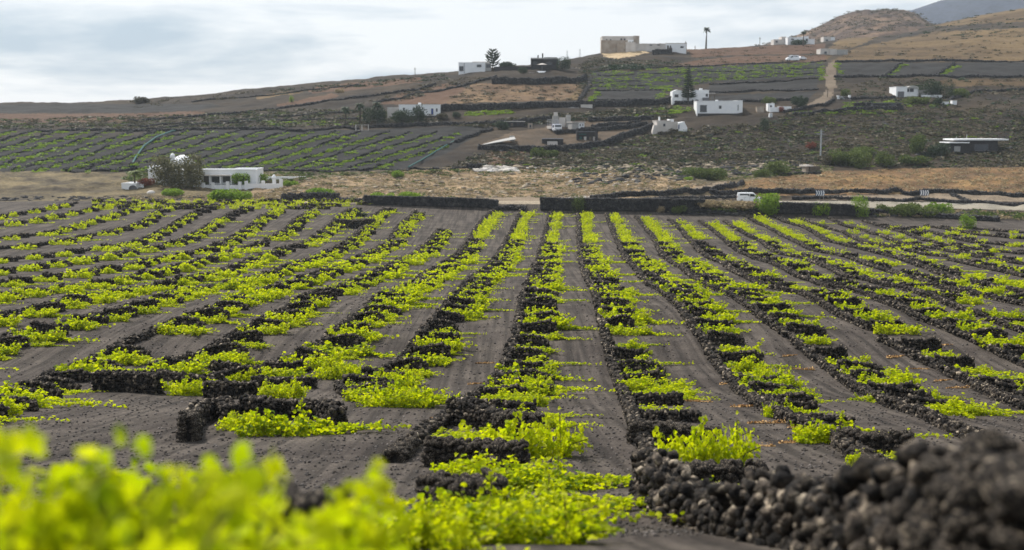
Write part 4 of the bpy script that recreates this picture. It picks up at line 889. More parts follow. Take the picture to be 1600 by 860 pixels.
# vine tufts of the hillside
r = np.random.default_rng(31); a, b = [], []
for c in np.arange(-70, 262, 12.6):
    for x in np.arange(600-(262-c)/0.31, min(600-(206-c)/0.325, 752 - max(0, (c-205))*0.9), 3.0):
        if r.random() < 0.8: a.append(x + r.normal()*1.5); b.append(c - 0.318*(x-600) + 3.2 + r.normal()*0.9)
patch = [(925,140),(922,114),(1010,108),(1285,98),(1288,118),(1110,128),(1040,140)]
strips = [((1388,118),(1414,101)), ((1470,118),(1500,102)), ((1306,99),(1316,117)), ((920,160),(935,144)), ((1028,154),(1045,140)), ((1283,99),(1285,125))]
sa, sb = [], []
for (x0, y0), (x1, y1) in strips:
    for _ in range(30): t = r.random(); sa.append(x0+(x1-x0)*t + r.normal()*2.2); sb.append(y0+(y1-y0)*t + r.normal()*0.6)
scatter('hillside_vines', 'small green vine tufts in the hillside plots', 'grapevines', M['vinefar'], [(0, (np.array(a), np.array(b)), 0.6, 1.6, 0.7), (620, patch, 0.5, 1.5, 0.6), (0, (np.array(sa), np.array(sb)), 0.6, 1.5, 0.6), (260, slopeR, 0.4, 1.4, 0.5), (60, [(980,186),(1090,176),(1090,166),(1000,170)], 0.8, 2.0, 0.6), (60, [(730,182),(800,178),(800,172),(730,175)], 0.8, 1.8, 0.6), (70, [(420,198),(560,196),(560,190),(420,190)], 0.5, 1.4, 0.6), (50, [(1240,180),(1400,178),(1400,172),(1240,174)], 0.8, 1.9, 0.5), (60, [(940,158),(1040,156),(1040,154),(940,156)], 0.3, 0.6, 0.4), (90, [(1310,170),(1480,168),(1480,160),(1310,160)], 0.6, 1.6, 0.7)], 25)
for nm, lb, mt_, jobs in (('tan_boulders', 'tan rocks strewn over the dry flat', M['tanrock'], [(900, [(380,312),(480,280),(700,264),(1130,262),(1110,288),(1000,306),(560,312)], 0.2, 0.9), (500, [(700,262),(1240,252),(1240,266),(1060,280),(900,264)], 0.3, 1.2)]),
                     ('pale_boulders', 'pale grey and white rocks on the dry flat', M['pale'], [(130, [(760,262),(1000,262),(1000,290),(840,296),(760,270)], 0.2, 0.7), (120, [(745,265),(765,261),(800,262),(800,268),(745,269)], 0.3, 1.3), (80, [(860,310),(930,308),(930,311),(860,314)], 0.2, 0.45)]),
                     ('dark_boulders', 'dark lava lumps on the slopes and flat', M['stonefar'], [(500, [(900,290),(1120,280),(1280,262),(1250,250),(900,262)], 0.3, 1.2), (500, slopeR, 0.3, 1.0), (260, [(1365,330),(1700,336),(1700,344),(1365,338)], 0.3, 0.9), (120, [(1040,328),(1190,326),(1190,336),(1040,336)], 0.3, 0.9), (200, [(-50,308),(330,306),(440,314),(200,314),(-50,314)], 0.3, 0.8)])):
    r = np.random.default_rng(len(nm)); P, Z = [], []
    for n, poly, s0, s1 in jobs:
        a_, b_ = inside(n, poly, r); q = hits(a_, b_); P.append(q); s = s0+(s1-s0)*r.random(len(q))**2.2; Z.append(np.stack([s*r.uniform(1, 1.9, len(q)), s, s*0.6], 1))
    v, f = joined(ST1, np.concatenate(P), np.concatenate(Z), r); tag(obj(nm, mesh(nm, v, f, mt_)), lb, 'rocks', kind='stuff')

# ------------------------------------------------------------------ shrubs and trees
def shrub(px_, py_, wpx, hpx, m, label, seed, dense=1.0, cat='shrub', name='shrub', group=None):
    p = hit(px_, py_); s = p.y/FP; W, Hh = wpx*s*0.62, hpx*s*1.05; r = np.random.default_rng(seed); root = empty(name, p, label, cat, group)
    lf = max(0.10, min(0.30, W*0.085)); n = int(1500*dense*min(1.6, (W/3)**0.5)*1.4); P = []
    lobes = [(r.uniform(-0.6, 0.6)*W, r.uniform(-0.5, 0.5)*W, r.uniform(0.30, 0.68)*Hh, r.uniform(0.28, 0.5)) for _ in range(11)]
    for cx, cy, cz, q in lobes:
        e = r.normal(size=(n//11, 3)); e /= np.linalg.norm(e, axis=1)[:, None]; e *= (0.6+0.45*r.random((len(e), 1))); P.append(e*np.array([W*q, W*q, Hh*0.55*q/0.5])+np.array([cx, cy, cz]))
    P = np.concatenate(P); P[:, 2] = np.clip(P[:, 2], 0.02, Hh*1.05)
    v, f = joined(LP, P, lf*(0.7+0.9*r.random((len(P), 1)))*np.ones((1, 3)), r); obj('foliage', mesh('foliage', v, f, m), root)
    b = MB()
    for cx, cy, cz, q in lobes[:6]: b.tube([(0, 0, -0.3), (cx*0.4, cy*0.4, cz*0.5), (cx, cy, cz)], [0.07, 0.05, 0.02], 4)
    tag(b.build('branches', M['trunk'], root), kind='stuff'); return root
SH = [
 (1204,335,43,29,'bright','large bright green bush in front of the road beside the van','s'),
 (1283,336,26,18,'bright','green bush against the retaining wall, right of the large bush','s'),
 (1343,338,26,30,'bright','upright pale green shrub at the right end of the retaining wall','s'),
 (1098,280,60,17,'olive','wide rounded olive bush above the pale track','s'),
 (1076,283,14,6,'bright','small yellow-green bush left of the wide rounded bush','s'),
 (1212,272,36,18,'olive','olive bush left of the small stone shed','s'),
 (1188,276,24,10,'olive','low spread of bush beside the olive bush','s'),
 (1322,258,46,22,'olive','first of the round olive trees in the line at right','t'),
 (1345,262,34,22,'olive','second round olive tree in the line, slightly lower','t'),
 (1382,260,28,22,'olive','darker rounded tree standing apart in the line at right','t'),
 (1354,244,36,14,'olive','olive tree behind the line of round trees','t'),
 (1425,258,40,14,'olive','broad low bush right of the line of trees','s'),
 (1300,258,30,14,'scrub','grey-brown bush at the left end of the tree line','s'),
 (1438,240,34,28,'olive','tall leggy grey-olive tree near the dark house','t'),
 (1465,244,30,18,'darkleaf','dark bush between the leggy tree and the dark house','s'),
 (1268,233,16,10,'redleaf','reddish bush on the scrub slope left of the mast','s'),
 (280,293,74,52,'greyolive','large grey-green tree in front of the white villa','t'),
 (268,306,34,11,'bright','clipped green bush below the villa garden wall','s'),
 (341,279,12,14,'olive','small round topiary bush in front of the villa','s'),
 (378,291.4,32,21,'bright','round green bush before the villa extension, left','s'),
 (404,290.6,26,20,'bright','round green bush before the villa extension, right','s'),
 (350,315,50,17,'bright','sprawling bright shrub between villa wall and vines','s'),
 (378,314,30,14,'bright','smaller bright shrub right of the sprawling one','s'),
 (322,290,16,6,'olive','low green planting behind the villa garden wall, left','s'),
 (345,289,18,5,'olive','low green planting behind the villa garden wall, middle','s'),
 (430,290,24,7,'scrub','brown shrub behind the raised garden wall','s'),
 (228,290,22,10,'redleaf','dark red shrub by the villa at the left margin','s'),
 (500,305,42,9,'bright','bright ground bush behind the short block wall','s'),
 (600,314,36,12,'bright','bright bush behind the long dark wall, left','s'),
 (640,314,34,13,'bright','bright bush behind the long dark wall, right','s'),
 (621,277,20,10,'bright','small yellow bush alone on the rocky flat','s'),
 (452,291,24,8,'bright','low green bush right of the villa wall','s'),
 (903,332,22,26,'olive','thin pale shrub in front of the retaining wall','s'),
 (1060,334,24,12,'olive','low shrub at the foot of the retaining wall','s'),
 (1035,333,16,10,'grass','dry shrub at the foot of the retaining wall','s'),
 (1425,336,60,16,'olive','mixed green shrub below the road, right','s'),
 (1468,332,34,14,'bright','bright shrub below the road near the second sign','s'),
 (1385,334,30,14,'olive','shrub below the road end of the retaining wall','s'),
 (1512,358,24,24,'bright','bright shrub at the right margin of the field','s'),
 (1100,324,50,9,'grass','dry grassy shrub bank before the van','s'),
 (1150,324,50,9,'grass','second dry grassy bank under the van','s'),
 (585,193,34,26,'darkleaf','dark tree group left of the white house with blue door','t'),
 (630,193,34,20,'darkleaf','dark bush in front of the white house with blue door','s'),
 (655,192,24,26,'darkleaf','pointed dark tree before the white house with blue door','t'),
 (690,186,18,8,'scrub','brown bush right of the white house with blue door','s'),
 (714,184,14,8,'darkleaf','round dark bush beside the high dark wall','s'),
 (881,110,20,18,'darkleaf','dark tree right of the dark house on the ridge','t'),
 (818,116,14,10,'darkleaf','dark shrub left of the sail shade','s'),
 (795,106,26,8,'darkleaf','dark hedge between the two ridge houses','s'),
 (1196,206,16,22,'darkleaf','dark upright shrub alone on the scrub slope','s'),
 (1201,162,18,10,'olive','green tree left of the small white buildings','t'),
 (1249,167,24,15,'darkleaf','dark bush right of the small white buildings','s'),
 (1221,175,10,8,'redleaf','red flowering bush by the small white buildings','s'),
 (1322,152,16,12,'olive','bush left of the dirt road bend','s'),
 (1452,150,40,22,'darkleaf','wide dark tree beside the white house at right','t'),
 (1482,154,16,28,'darkleaf','dark upright tree right of the wide tree','t'),
 (1434,162,36,10,'olive','green hedge below the white house at right','s'),
 (1500,152,28,12,'olive','green shrub near the right margin, upper slope','s'),
 (1465,164,16,10,'darkleaf','dark shrub beside the small white box','s'),
 (1248,71,22,8,'darkleaf','dark hedge between the white houses on the skyline','s'),
 (840,246,24,14,'olive','grey-green shrub below the enclosure wall, left','s'),
 (862,246,22,10,'olive','grey-green shrub below the enclosure wall, right','s'),
 (222,161,22,9,'scrub','dark brown hump of scrub at the left skyline','s'),
 (456,160,8,10,'bright','yellow-green bush on the left red field','s'),
 (530,146,14,6,'grass','pale yellow bush on the left upper slope','s'),
 (784,203,22,12,'darkleaf','dark bush at the end of the vineyard wall','s'),
 (562,160,0,0,'','',''),
]
for i, e in enumerate(SH):
    if e[2] == 0: continue
    shrub(e[0], e[1], e[2], e[3], M[e[4]], e[5], 500+i, cat='tree' if e[6] == 't' else 'shrub', name='round_tree' if e[6] == 't' else 'shrub', dense=1.9 if e[2] > 65 else 1.4 if e[2] > 40 else 0.9)
def palm(px_, py_, hpx, cw, label, seed, lean=0.0):
    p = hit(px_, py_); s = p.y/FP; Hh = hpx*s; W = cw*s*0.5; r = random.Random(seed); root = empty('palm_tree', p, label, 'palm tree')
    MB().tube([(0,0,-0.5),(lean*0.4,0,Hh*0.5),(lean,0,Hh*0.88)], [Hh*0.035+0.12, Hh*0.018+0.1, 0.16], 7).build('trunk', M['trunk'], root)
    for k in range(20):
        a = k*2.4; el = r.uniform(-0.4, 1.1); b = MB(); pts = []
        for j in range(5):
            t = j/4; x = W*t*math.cos(el*0.6); z = W*t*math.sin(el) - W*0.7*t*t
            pts.append(Vector((lean + x*math.cos(a), x*math.sin(a), Hh*0.88+z)))
        sd_ = Vector((-math.sin(a), math.cos(a), 0))
        for j in range(4):
            wd = (0.16 + 0.14*math.sin(math.pi*(j+0.5)/4))*W
            b.add([pts[j], pts[j]+sd_*wd-Vector((0,0,wd*0.5)), pts[j+1]+sd_*wd*0.8-Vector((0,0,wd*0.5)), pts[j+1], pts[j+1]-sd_*wd*0.8-Vector((0,0,wd*0.5)), pts[j]-sd_*wd-Vector((0,0,wd*0.5))], [(0,1,2,3),(0,3,4,5)])
        b.build('frond', M['darkleaf'] if py_ < 250 else M['olive'], root)
palm(1103, 76, 35, 12, 'tall thin palm alone on the skyline right of the big house', 1, 0.3)
palm(540, 196, 30, 16, 'palm left of the white gate, first of the group', 2); palm(563, 194, 34, 17, 'palm just above the white gate', 3); palm(590, 192, 34, 18, 'palm right of the white gate', 4)
palm(211, 292, 26, 24, 'yellowish palm by the villa at the left margin', 5); palm(1255, 72, 24, 9, 'small dark palm in front of the cone hill', 6)
def norfolk(px_, py_, hpx, wpx, label, seed, tiers, up=0.25):
    p = hit(px_, py_); s = p.y/FP; Hh = hpx*s; W = wpx*s*0.5; r = random.Random(seed); root = empty('norfolk_pine', p, label, 'pine tree')
    MB().tube([(0,0,-0.5),(0,0,Hh)], [0.3, 0.05], 7).build('trunk', M['trunk'], root)
    for k in range(tiers):
        t = k/(tiers-1); z = Hh*(0.14+0.83*t); L_ = W*(1-0.9*t) if up < 0.5 else W*(0.55+0.45*math.sin(math.pi*(0.2+0.75*t)))*(1 if t < .8 else .8); b = MB(); nb = 9
        for j in range(nb):
            a = j*2*math.pi/nb + r.random(); pts = [Vector((math.cos(a)*L_*q, math.sin(a)*L_*q, z + L_*(up*q*q - 0.04*q))) for q in (0, 0.35, 0.7, 1)]
            b.tube(pts, [0.22, 0.26, 0.24, 0.08], 5)
            for q in range(1, 4):
                c = pts[q]; sdv = Vector((-math.sin(a), math.cos(a), 0.15))*L_*0.16*(1.2-q*0.2)
                b.tube([c-sdv, c, c+sdv], [0.05, 0.16, 0.05], 4)
        tag(b.build('branch_whorl', M['darkleaf'], root), kind='stuff')
norfolk(770, 107, 27, 25, 'round-topped norfolk pine on the skyline beside the white house', 1, 7, 0.55)
norfolk(1075, 160, 56, 26, 'tall dark norfolk pine in front of the gabled white house', 2, 17, 0.2)

# ------------------------------------------------------------------ buildings (sizes in metres from their height in the picture at their real distance)
DBG = []
class B:
    """a building: x,y given in photo pixels relative to the picture, converted at the distance of its base"""
    def __init__(s, name, px_, py_, label, cat='house', rz=0, d=None):
        s.p = at(px_, d) if d else hit(px_, py_); s.s = s.p.y/FP; s.px, s.py = project(*s.p)
        s.root = empty(name, s.p, label, cat, None, rz); DBG.append((label, f'{py_} -> {s.py:.1f} d={s.p.y:.0f}'))
    def X(s, x): return (x - s.px)*s.s
    def Z(s, y): return (s.py - y)*s.s
    def box(s, name, x0, x1, y0, y1, m, front=0.0, depth=6.0, down=2.5, parent=None):
        b = MB(); z0 = s.Z(y1); z0 = z0 - down if down and abs(y1 - s.py) < 3.5 else z0
        b.box(s.X(x0), s.X(x1), front, front+depth, z0, s.Z(y0)); o = b.build(name, M[m], parent or s.root); return o
    def wall(s, x0, x1, y0, y1, m='white', front=0.0, depth=6.0, roof=True, rm=None):
        w = s.box('wall', x0, x1, y0, y1, m, front, depth)
        if roof:
            z = s.Z(y0); X0, X1 = s.X(x0), s.X(x1); b = MB()      # parapet roof
            b.box(X0-0.06, X1+0.06, front-0.06, front+0.2, z+0.003, z+0.22); b.box(X0-0.06, X1+0.06, front+depth-0.2, front+depth+0.06, z+0.003, z+0.22)
            b.box(X0-0.06, X0+0.2, front+0.2, front+depth-0.2, z+0.003, z+0.2); b.box(X1-0.2, X1+0.06, front+0.2, front+depth-0.2, z+0.003, z+0.2); b.box(X0+0.2, X1-0.2, front+0.2, front+depth-0.2, z+0.003, z+0.06)
            b.build('roof', M[rm or m], s.root)
        return w
    def win(s, x0, x1, y0, y1, front=0.0, name='window', m='glass', fm='frame'):
        X0, X1, Z0, Z1 = s.X(x0), s.X(x1), s.Z(y1), s.Z(y0); f = MB(); t = 0.09
        for a in ((X0, X1, Z0, Z0+t), (X0, X1, Z1-t, Z1), (X0, X0+t, Z0+t, Z1-t), (X1-t, X1, Z0+t, Z1-t)): f.box(a[0], a[1], front-0.10, front+0.02, a[2], a[3])
        o = f.build(name, M[fm], s.root); tag(MB().box(X0+t, X1-t, front-0.05, front+0.02, Z0+t, Z1-t).build('door_panel' if 'door' in name else 'pane', M[m], o)); return o
    def door(s, x0, x1, y0, y1, front=0.0, m='glass'): return s.win(x0, x1, y0, y1, front, 'door', m)
    def chimney(s, x0, x1, y0, y1, m='white', front=2.0): return s.box('chimney', x0, x1, y0, y1, m, front, max(0.5, (x1-x0)*s.s), down=0)
# villa at the left
b = B('villa', 300, 291, 'white villa with a pale dome behind the big grey-green tree, far left', d=None)
b.wall(228, 250, 266, 290, 'white', 2, 6); b.wall(228, 238, 262, 290, 'white', 3, 4); b.wall(312, 398, 267, 289, 'white', 1.5, 5)
b.wall(362, 400, 266, 289, 'white', 4, 4); b.wall(250, 312, 269, 290, 'white', 3, 9)
X0, X1 = b.X(252), b.X(292); cx = (X0+X1)/2; rr = (X1-X0)/2
dm = MB().lathe([(rr, 0), (rr*0.95, 0.7), (rr*0.72, 1.5), (rr*0.42, 2.05), (rr*0.15, 2.3), (0.01, 2.33)], 20, (cx, 8, b.Z(260.5))); dm.build('dome', M['white'], b.root, True)
MB().box(b.X(261), b.X(267), 3.2, 4.2, b.Z(255), b.Z(246)).lathe([(0.6, 0), (0.5, 0.4), (0.2, 0.7), (0.01, 0.75)], 10, (b.X(264), 3.7, b.Z(246))).build('chimney', M['white'], b.root)
f = MB(); f.box(b.X(312), b.X(362), 0.1, 1.5, b.Z(275.2), b.Z(273.8)); f.build('porch_roof', M['palewall'], b.root)
for x in (313, 328, 344, 361): MB().box(b.X(x)-0.12, b.X(x)+0.12, 0.2, 0.44, -0.5, b.Z(275.3)).build('porch_post', M['white'], b.root)
b.win(346, 360, 276.4, 286, 1.5); b.win(329, 342, 277, 286.6, 1.5); b.door(316, 324, 276, 288, 1.5, 'wood'); b.win(366, 384, 276, 286, 1.5); b.win(286, 296, 279, 285, 3.0)
# its garden wall with posts and two lantern chimneys
b = B('garden_wall', 330, 293, 'low white garden wall with square posts in front of the villa', 'wall')
b.box('wall', 225, 290, 290.6, 294, 'white', 0, 0.35, down=0.6); b.box('wall', 288, 384, 289.2, 293.4, 'white', -0.6, 0.35, down=0.6); b.box('wall', 384, 442, 287, 293, 'white', -0.8, 0.35, down=0.6)
for x, y in ((227,287.4),(258,286.4),(276,285),(297,283.8),(319,285.5),(334,285),(357,283.6),(376,284),(386,283),(412,282.6),(440,280)):
    MB().box(b.X(x)-0.33, b.X(x)+0.33, -1.0 if x > 288 else -0.2, -0.3 if x > 288 else 0.5, -0.6, b.Z(y)).build('post', M['white'], b.root)
for x0, x1 in ((230,257),(260,274),(299,317),(322,332),(337,355),(360,374)):
    g = MB(); y_ = -0.5 if x0 > 288 else 0.1
    g.box(b.X(x0), b.X(x1), y_, y_+0.04, b.Z(288.2), b.Z(287.8))
    for t_ in np.linspace(b.X(x0)+0.2, b.X(x1)-0.2, 9): g.box(t_-0.02, t_+0.02, y_, y_+0.04, b.Z(292.4), b.Z(288.2))
    tag(g.build('railing', M['frame'], b.root), kind='stuff')
for x, y in ((395, 278), (428, 276)):
    c = B('garden_lantern', x, 288, f"white lantern-topped chimney rising above the garden wall, {'left' if x < 400 else 'right'} one", 'chimney', d=262)
    MB().box(-0.35, 0.35, 0, 0.7, -0.5, c.Z(y+3)).build('pillar', M['white'], c.root); MB().lathe([(0.5,0),(0.55,0.1),(0.4,0.5),(0.1,0.85),(0.01,0.9)], 10, (0, 0.35, c.Z(y+3))).build('cap', M['white'], c.root)
b = B('garden_wall', 210, 293, 'low white wall joining the outbuilding to the villa garden at the left margin', 'wall'); b.box('wall', 196, 224, 287.5, 292, 'white', 0, 0.35, down=0.8)
b = B('terrace_parapet', 440, 280, 'long thin white parapet reaching right from the villa garden', 'wall', d=None); b.box('wall', 392, 478, 276.3, 279.5, 'white', 0, 0.5, down=2)
b = B('outbuilding', 195, 296, 'white outbuilding with a dark round opening at the left margin'); b.wall(190, 213, 288, 300, 'white', 0, 6)
MB().lathe([(0.01,0),(0.9,0),(0.9,0.2),(0.8,0.25)], 14, (0,0,0)).build('round_window', M['frame'], b.root, rot=(math.pi/2, 0, 0), loc=(b.X(208), -0.02, b.Z(296)))
b = B('water_cistern', 236, 302, 'small rounded white cistern top among scrub at the left margin', 'cistern'); MB().lathe([(0.9,-0.5),(0.85,0.2),(0.5,0.5),(0.01,0.6)], 14).build('dome', M['palewall'], b.root, True)
# hillside houses
b = B('farmhouse', 655, 181, 'white farmhouse with a blue door behind dark trees, left hillside', rz=0.1)
b.wall(624, 688, 165, 180, 'white', 0, 7); b.chimney(654, 658.5, 161, 165); b.door(673.5, 677, 170, 179, 0, 'blue'); b.win(681, 683.5, 170, 175)
b.wall(606, 624, 169, 180, 'palewall', 1, 5); b.win(630, 633, 169, 173); b.win(645, 648, 169, 173)
b = B('flat_roofed_house', 744, 113, 'white flat-roofed house on the skyline beside the round-topped pine', rz=0.0)
b.wall(717, 758, 99, 115, 'white', 0, 8); b.wall(758, 767, 100, 112, 'concrete', 0.8, 6); b.wall(738, 764, 97.4, 99.2, 'palewall', 2.4, 5); b.win(745, 752, 101.5, 105.5); b.win(718, 724.5, 104, 111.5); b.win(759.5, 766, 100.8, 106, 0.8)
MB().box(b.X(725.3), b.X(725.9), -0.1, 0, -0.5, b.Z(99)).build('drainpipe', M['frame'], b.root)
b = B('stone_house', 851, 108, 'dark stone house with two chimneys on the skyline')
b.wall(830, 848, 92, 108, 'darkwall', 0, 8, rm='concrete'); b.wall(848, 872, 93.4, 108, 'darkwall', -1.2, 8, rm='concrete'); b.wall(851, 870, 90.6, 93, 'darkwall', 3, 4)
b.box('roof_panel', 831, 872, 91.5, 93.2, 'concrete', -1.6, 2.2, down=0); b.chimney(840, 842, 86.6, 92, 'darkwall'); b.chimney(847, 849, 84, 92, 'darkwall', 1); b.box('pillar', 871, 873.6, 95, 102, 'white', -1.6, 0.6, down=0)
b.wall(773, 830, 104, 108.5, 'darkwall', 2, 1, roof=False); b.win(834, 838, 97, 101); b.win(854, 862, 98, 102, -1.2)
b = B('sail_shade', 846, 117, 'white triangular sail shade below the dark skyline house', 'sunshade', d=462)
z1, z2 = b.Z(111.5), b.Z(117); MB().add([(b.X(839),0,z1),(b.X(853),0.5,z1),(b.X(846),-1,z2),(b.X(839),0.03,z1+.05),(b.X(853),0.53,z1+.05),(b.X(846),-0.97,z2+.05)], [(0,1,2),(3,5,4),(0,3,4,1),(1,4,5,2),(2,5,3,0)]).build('sail', M['white'], b.root)
for x in (839, 853): MB().tube([(b.X(x),0.2,-1),(b.X(x),0.2,z1)], 0.06, 5).build('pole', M['metal'], b.root)
b = B('parasol', 847, 110, 'pale parasol canopy above the sail shade', 'parasol', d=466); MB().lathe([(2.1,2.2),(0.9,2.6),(0.05,2.8)], 8).build('canopy', M['palewall'], b.root); MB().tube([(0,0,-0.5),(0,0,2.7)], 0.05, 5).build('pole', M['metal'], b.root)
b = B('low_shed', 833, 117, 'low pale wall left of the sail shade', 'wall', d=462); b.wall(826, 838, 114.6, 117.5, 'palewall', 0, 1)
b = B('ridge_mansion', 985, 78, 'large weathered two-storey house with a long low wing on the ridge', d=546)
b.wall(942, 998, 58, 78, 'palewall', 2, 12, rm='ochre'); b.wall(990, 999, 57.4, 76, 'ochre', 1.5, 12); b.wall(940, 981, 64.5, 78, 'ochre', -0.5, 3); b.wall(964, 985, 69, 79, 'ochre', -2, 3); b.wall(981, 989, 64, 78, 'white', -1.5, 3); b.wall(977, 992, 68, 79, 'palewall', -3, 4)
b.wall(991, 1040, 69.6, 79, 'palewall', -0.5, 9); b.wall(1039, 1070, 69, 78.4, 'white', -1.2, 8, rm='ochre'); b.wall(1068.6, 1071, 68.6, 78, 'ochre', -1.0, 7.5)
for x0, x1, y0, y1, fr in ((948,950,61.5,63.5,2),(954,956,61.5,63.5,2),(970,973,60.6,63.4,2),(975,978,60.6,63.4,2),(983,984.4,66,68,-1.5),(987,988.4,65.6,67.4,-1.5),(1014,1018,70.6,72,-0.5),(1026,1030,70.4,71.8,-0.5),(1045,1047,72,77,-1.2),(1061,1066,73,75.6,-1.2),(991.4,992.6,71,77,-0.5)): b.win(x0, x1, y0, y1, fr)
b.door(1040.6, 1043.4, 72, 78, -1.2, 'wood'); b.chimney(1030, 1033, 67.8, 69.6, 'ochre')
b = B('gabled_house', 1080, 160, 'white gabled house half hidden by the tall dark pine')
z = b.Z(144); MB().prism([(b.X(1051),-2),(b.X(1066),-2),(b.X(1066),b.Z(143)),(b.X(1058.5),b.Z(140.5)),(b.X(1051),b.Z(143.5))], 0, 6).build('wall', M['white'], b.root)
b.box('wall', 1050, 1051, 153, 160, 'white', -0.3, 4); b.wall(1066, 1100, 146.5, 160, 'white', 0.6, 6); b.wall(1082, 1108, 142, 160, 'white', 1.2, 6); b.chimney(1094, 1098.5, 138.5, 142); b.box('roof', 1058, 1066.4, 140.9, 141.6, 'ochre', -0.1, 6.2, down=0)
b.win(1054, 1060, 148, 152.5); b.win(1091, 1096, 147.6, 151.8, 1.2); b.win(1103, 1106.6, 147, 151.6, 1.2); b.box('lean_to', 1098, 1107.6, 153, 158, 'frame', -0.5, 1.6, down=0); b.box('pergola_roof', 1108, 1118, 145.4, 146.4, 'palewall', 1.5, 4, down=0)
for x in (1109, 1117): MB().tube([(b.X(x),1.8,-1),(b.X(x),1.8,b.Z(146.4))], 0.1, 5).build('pergola_post', M['wood'], b.root)
b = B('white_cube_house', 1125, 178, 'long low white box house with a dark garage door', rz=-0.03)
b.wall(1089, 1152, 159.2, 177.5, 'white', 0, 8); b.wall(1148, 1160, 158.6, 176, 'white', 0.6, 7); b.door(1094, 1104.4, 164.6, 175.6, 0, 'glass'); b.win(1123, 1127, 165.6, 170.4); b.door(1150.4, 1153.6, 164.6, 173, 0.6); b.chimney(1119, 1123, 156.6, 159.2)
b.box('forecourt_wall', 1090, 1160, 177.6, 178.6, 'darkwall', -1.4, 0.4)
b = B('cottage', 1045, 206, 'pale cottage with a lean-to at the end of the farmyard wall', rz=0.1)
b.wall(1026, 1048, 190, 205.5, 'palewall', 0, 6); b.wall(1046, 1060, 192, 203, 'palewall', 1, 5); b.wall(1048, 1055, 187.8, 191, 'white', 2, 3)
MB().prism([(b.X(1060),-1.5),(b.X(1074),-1.5),(b.X(1074),b.Z(200)),(b.X(1069),b.Z(190.6)),(b.X(1060),b.Z(192.4))], -0.2, 3).build('wall', M['white'], b.root)
MB().prism([(b.X(1017),-1.5),(b.X(1027),-1.5),(b.X(1027),b.Z(196)),(b.X(1021),b.Z(196))], -0.6, 1.2).build('buttress', M['palewall'], b.root); b.win(1036, 1039.4, 193.6, 198); b.chimney(1031, 1033.4, 183, 190); b.door(1059.6, 1061.4, 195, 202, -0.22, 'blue')
b = B('tool_shed', 904, 203.5, 'small white shed with a flat pale roof in the farmyard', 'shed', rz=0.35)
b.wall(893, 904, 192.6, 203, 'concrete', 0, 3.4, roof=False); b.wall(904, 914, 191.6, 203, 'white', 0.1, 3.2, roof=False); b.box('roof', 892, 915, 190.6, 191.9, 'palewall', -0.3, 4.2, down=0); b.win(906, 908, 194.6, 197.6, 0.1); b.win(910.4, 912, 194.2, 197.2, 0.1)
b = B('open_barn', 917, 221, 'dark open-fronted barn with teal netting in the farmyard', 'barn'); b.wall(903, 933, 206.8, 220, 'darkwall', 2, 4, rm='frame'); b.wall(901, 904, 207, 220, 'darkwall', 0, 3); b.wall(930, 934, 207, 218, 'darkwall', 0, 3); b.box('netting', 904, 916, 209.6, 211, 'teal', 1.7, 0.2, down=0)
for x, m_ in ((906,'teal'),(913,'palewall'),(921,'wood'),(927,'palewall')): b.box('stored_panel', x, x+3.6, 214, 219.6, m_, 1.3, 0.3)
b = B('carport', 862, 226, 'low dark flat-roofed carport by the enclosure wall', 'carport'); b.box('roof', 847, 880, 216.8, 218.2, 'frame', 0, 4, down=0); b.box('wall', 847, 853, 218.2, 226, 'darkwall', 0.2, 3.5); b.box('wall', 872, 880, 218.2, 226, 'darkwall', 0.2, 3.5); b.box('back_wall', 853, 872, 218.2, 226, 'darkwall', 3.4, 0.3)
b = B('water_tank', 865, 226.5, 'cream water tank under the low carport', 'tank'); b.box('tank_body', 855, 871, 221.6, 226, 'palewall', -0.6, 2); b.box('tank_lid', 855.4, 870.6, 220.8, 221.6, 'concrete', -0.5, 1.8, down=0)
b = B('long_low_shed', 806, 198, 'low shed with a pale roof left of the truck', 'shed'); b.wall(789, 820, 190.6, 198, 'darkwall', 0.4, 4, roof=False); b.box('roof', 787.6, 820.6, 189.6, 190.8, 'palewall', -0.3, 5, down=0); b.door(798, 802, 192.4, 197.6, 0.4, 'wood'); b.win(808, 811, 193, 196, 0.4)
b = B('stone_ruin', 831, 201, 'small roofless stone hut right of the long low shed', 'hut'); b.wall(825, 832, 193, 201, 'ochre', 0, 2, roof=False); b.win(827.4, 830, 195.4, 199.6)
b = B('covered_pen', 785, 226, 'long sloping pale roof of a pen at the left end of the enclosure', 'shed')
MB().add([(b.X(749),-2,b.Z(227)),(b.X(806),-2,b.Z(217.4)),(b.X(803),3,b.Z(214)),(b.X(749),3,b.Z(226))]+[(b.X(749),-2,b.Z(227.7)),(b.X(806),-2,b.Z(218.2)),(b.X(803),3,b.Z(214.8)),(b.X(749),3,b.Z(226.7))], [(0,1,2,3),(7,6,5,4),(0,4,5,1),(1,5,6,2),(2,6,7,3),(3,7,4,0)]).build('roof', M['concrete'], b.root); b.box('wall', 796, 804, 213, 226, 'concrete', 3.2, 1); b.box('wall', 752, 806, 226, 229, 'darkwall', -1.6, 0.4)
b = B('greenhouse_tank', 922, 171, 'long pale basin with a white tent at its right end', 'basin'); b.box('basin_wall', 850, 905, 168.4, 172, 'concrete', 0, 3); b.box('basin_lip', 866, 897, 167.8, 168.6, 'palewall', 1, 3, down=0); b.box('tent', 908, 926, 163.6, 170, 'palewall', 1, 3)
b = B('garden_store', 1215, 174, 'small white buildings beside the red flowering bush'); b.wall(1200, 1210, 163, 173, 'white', 0, 3); b.chimney(1207.6, 1210, 160.6, 163, 'palewall'); b.wall(1202, 1216, 168, 174, 'white', -1, 3, roof=False); b.wall(1216, 1237, 166.6, 172, 'white', 0.6, 0.6, roof=False); b.wall(1183, 1194, 168.4, 174, 'ochre', 0, 2); b.win(1203, 1206, 165, 168)
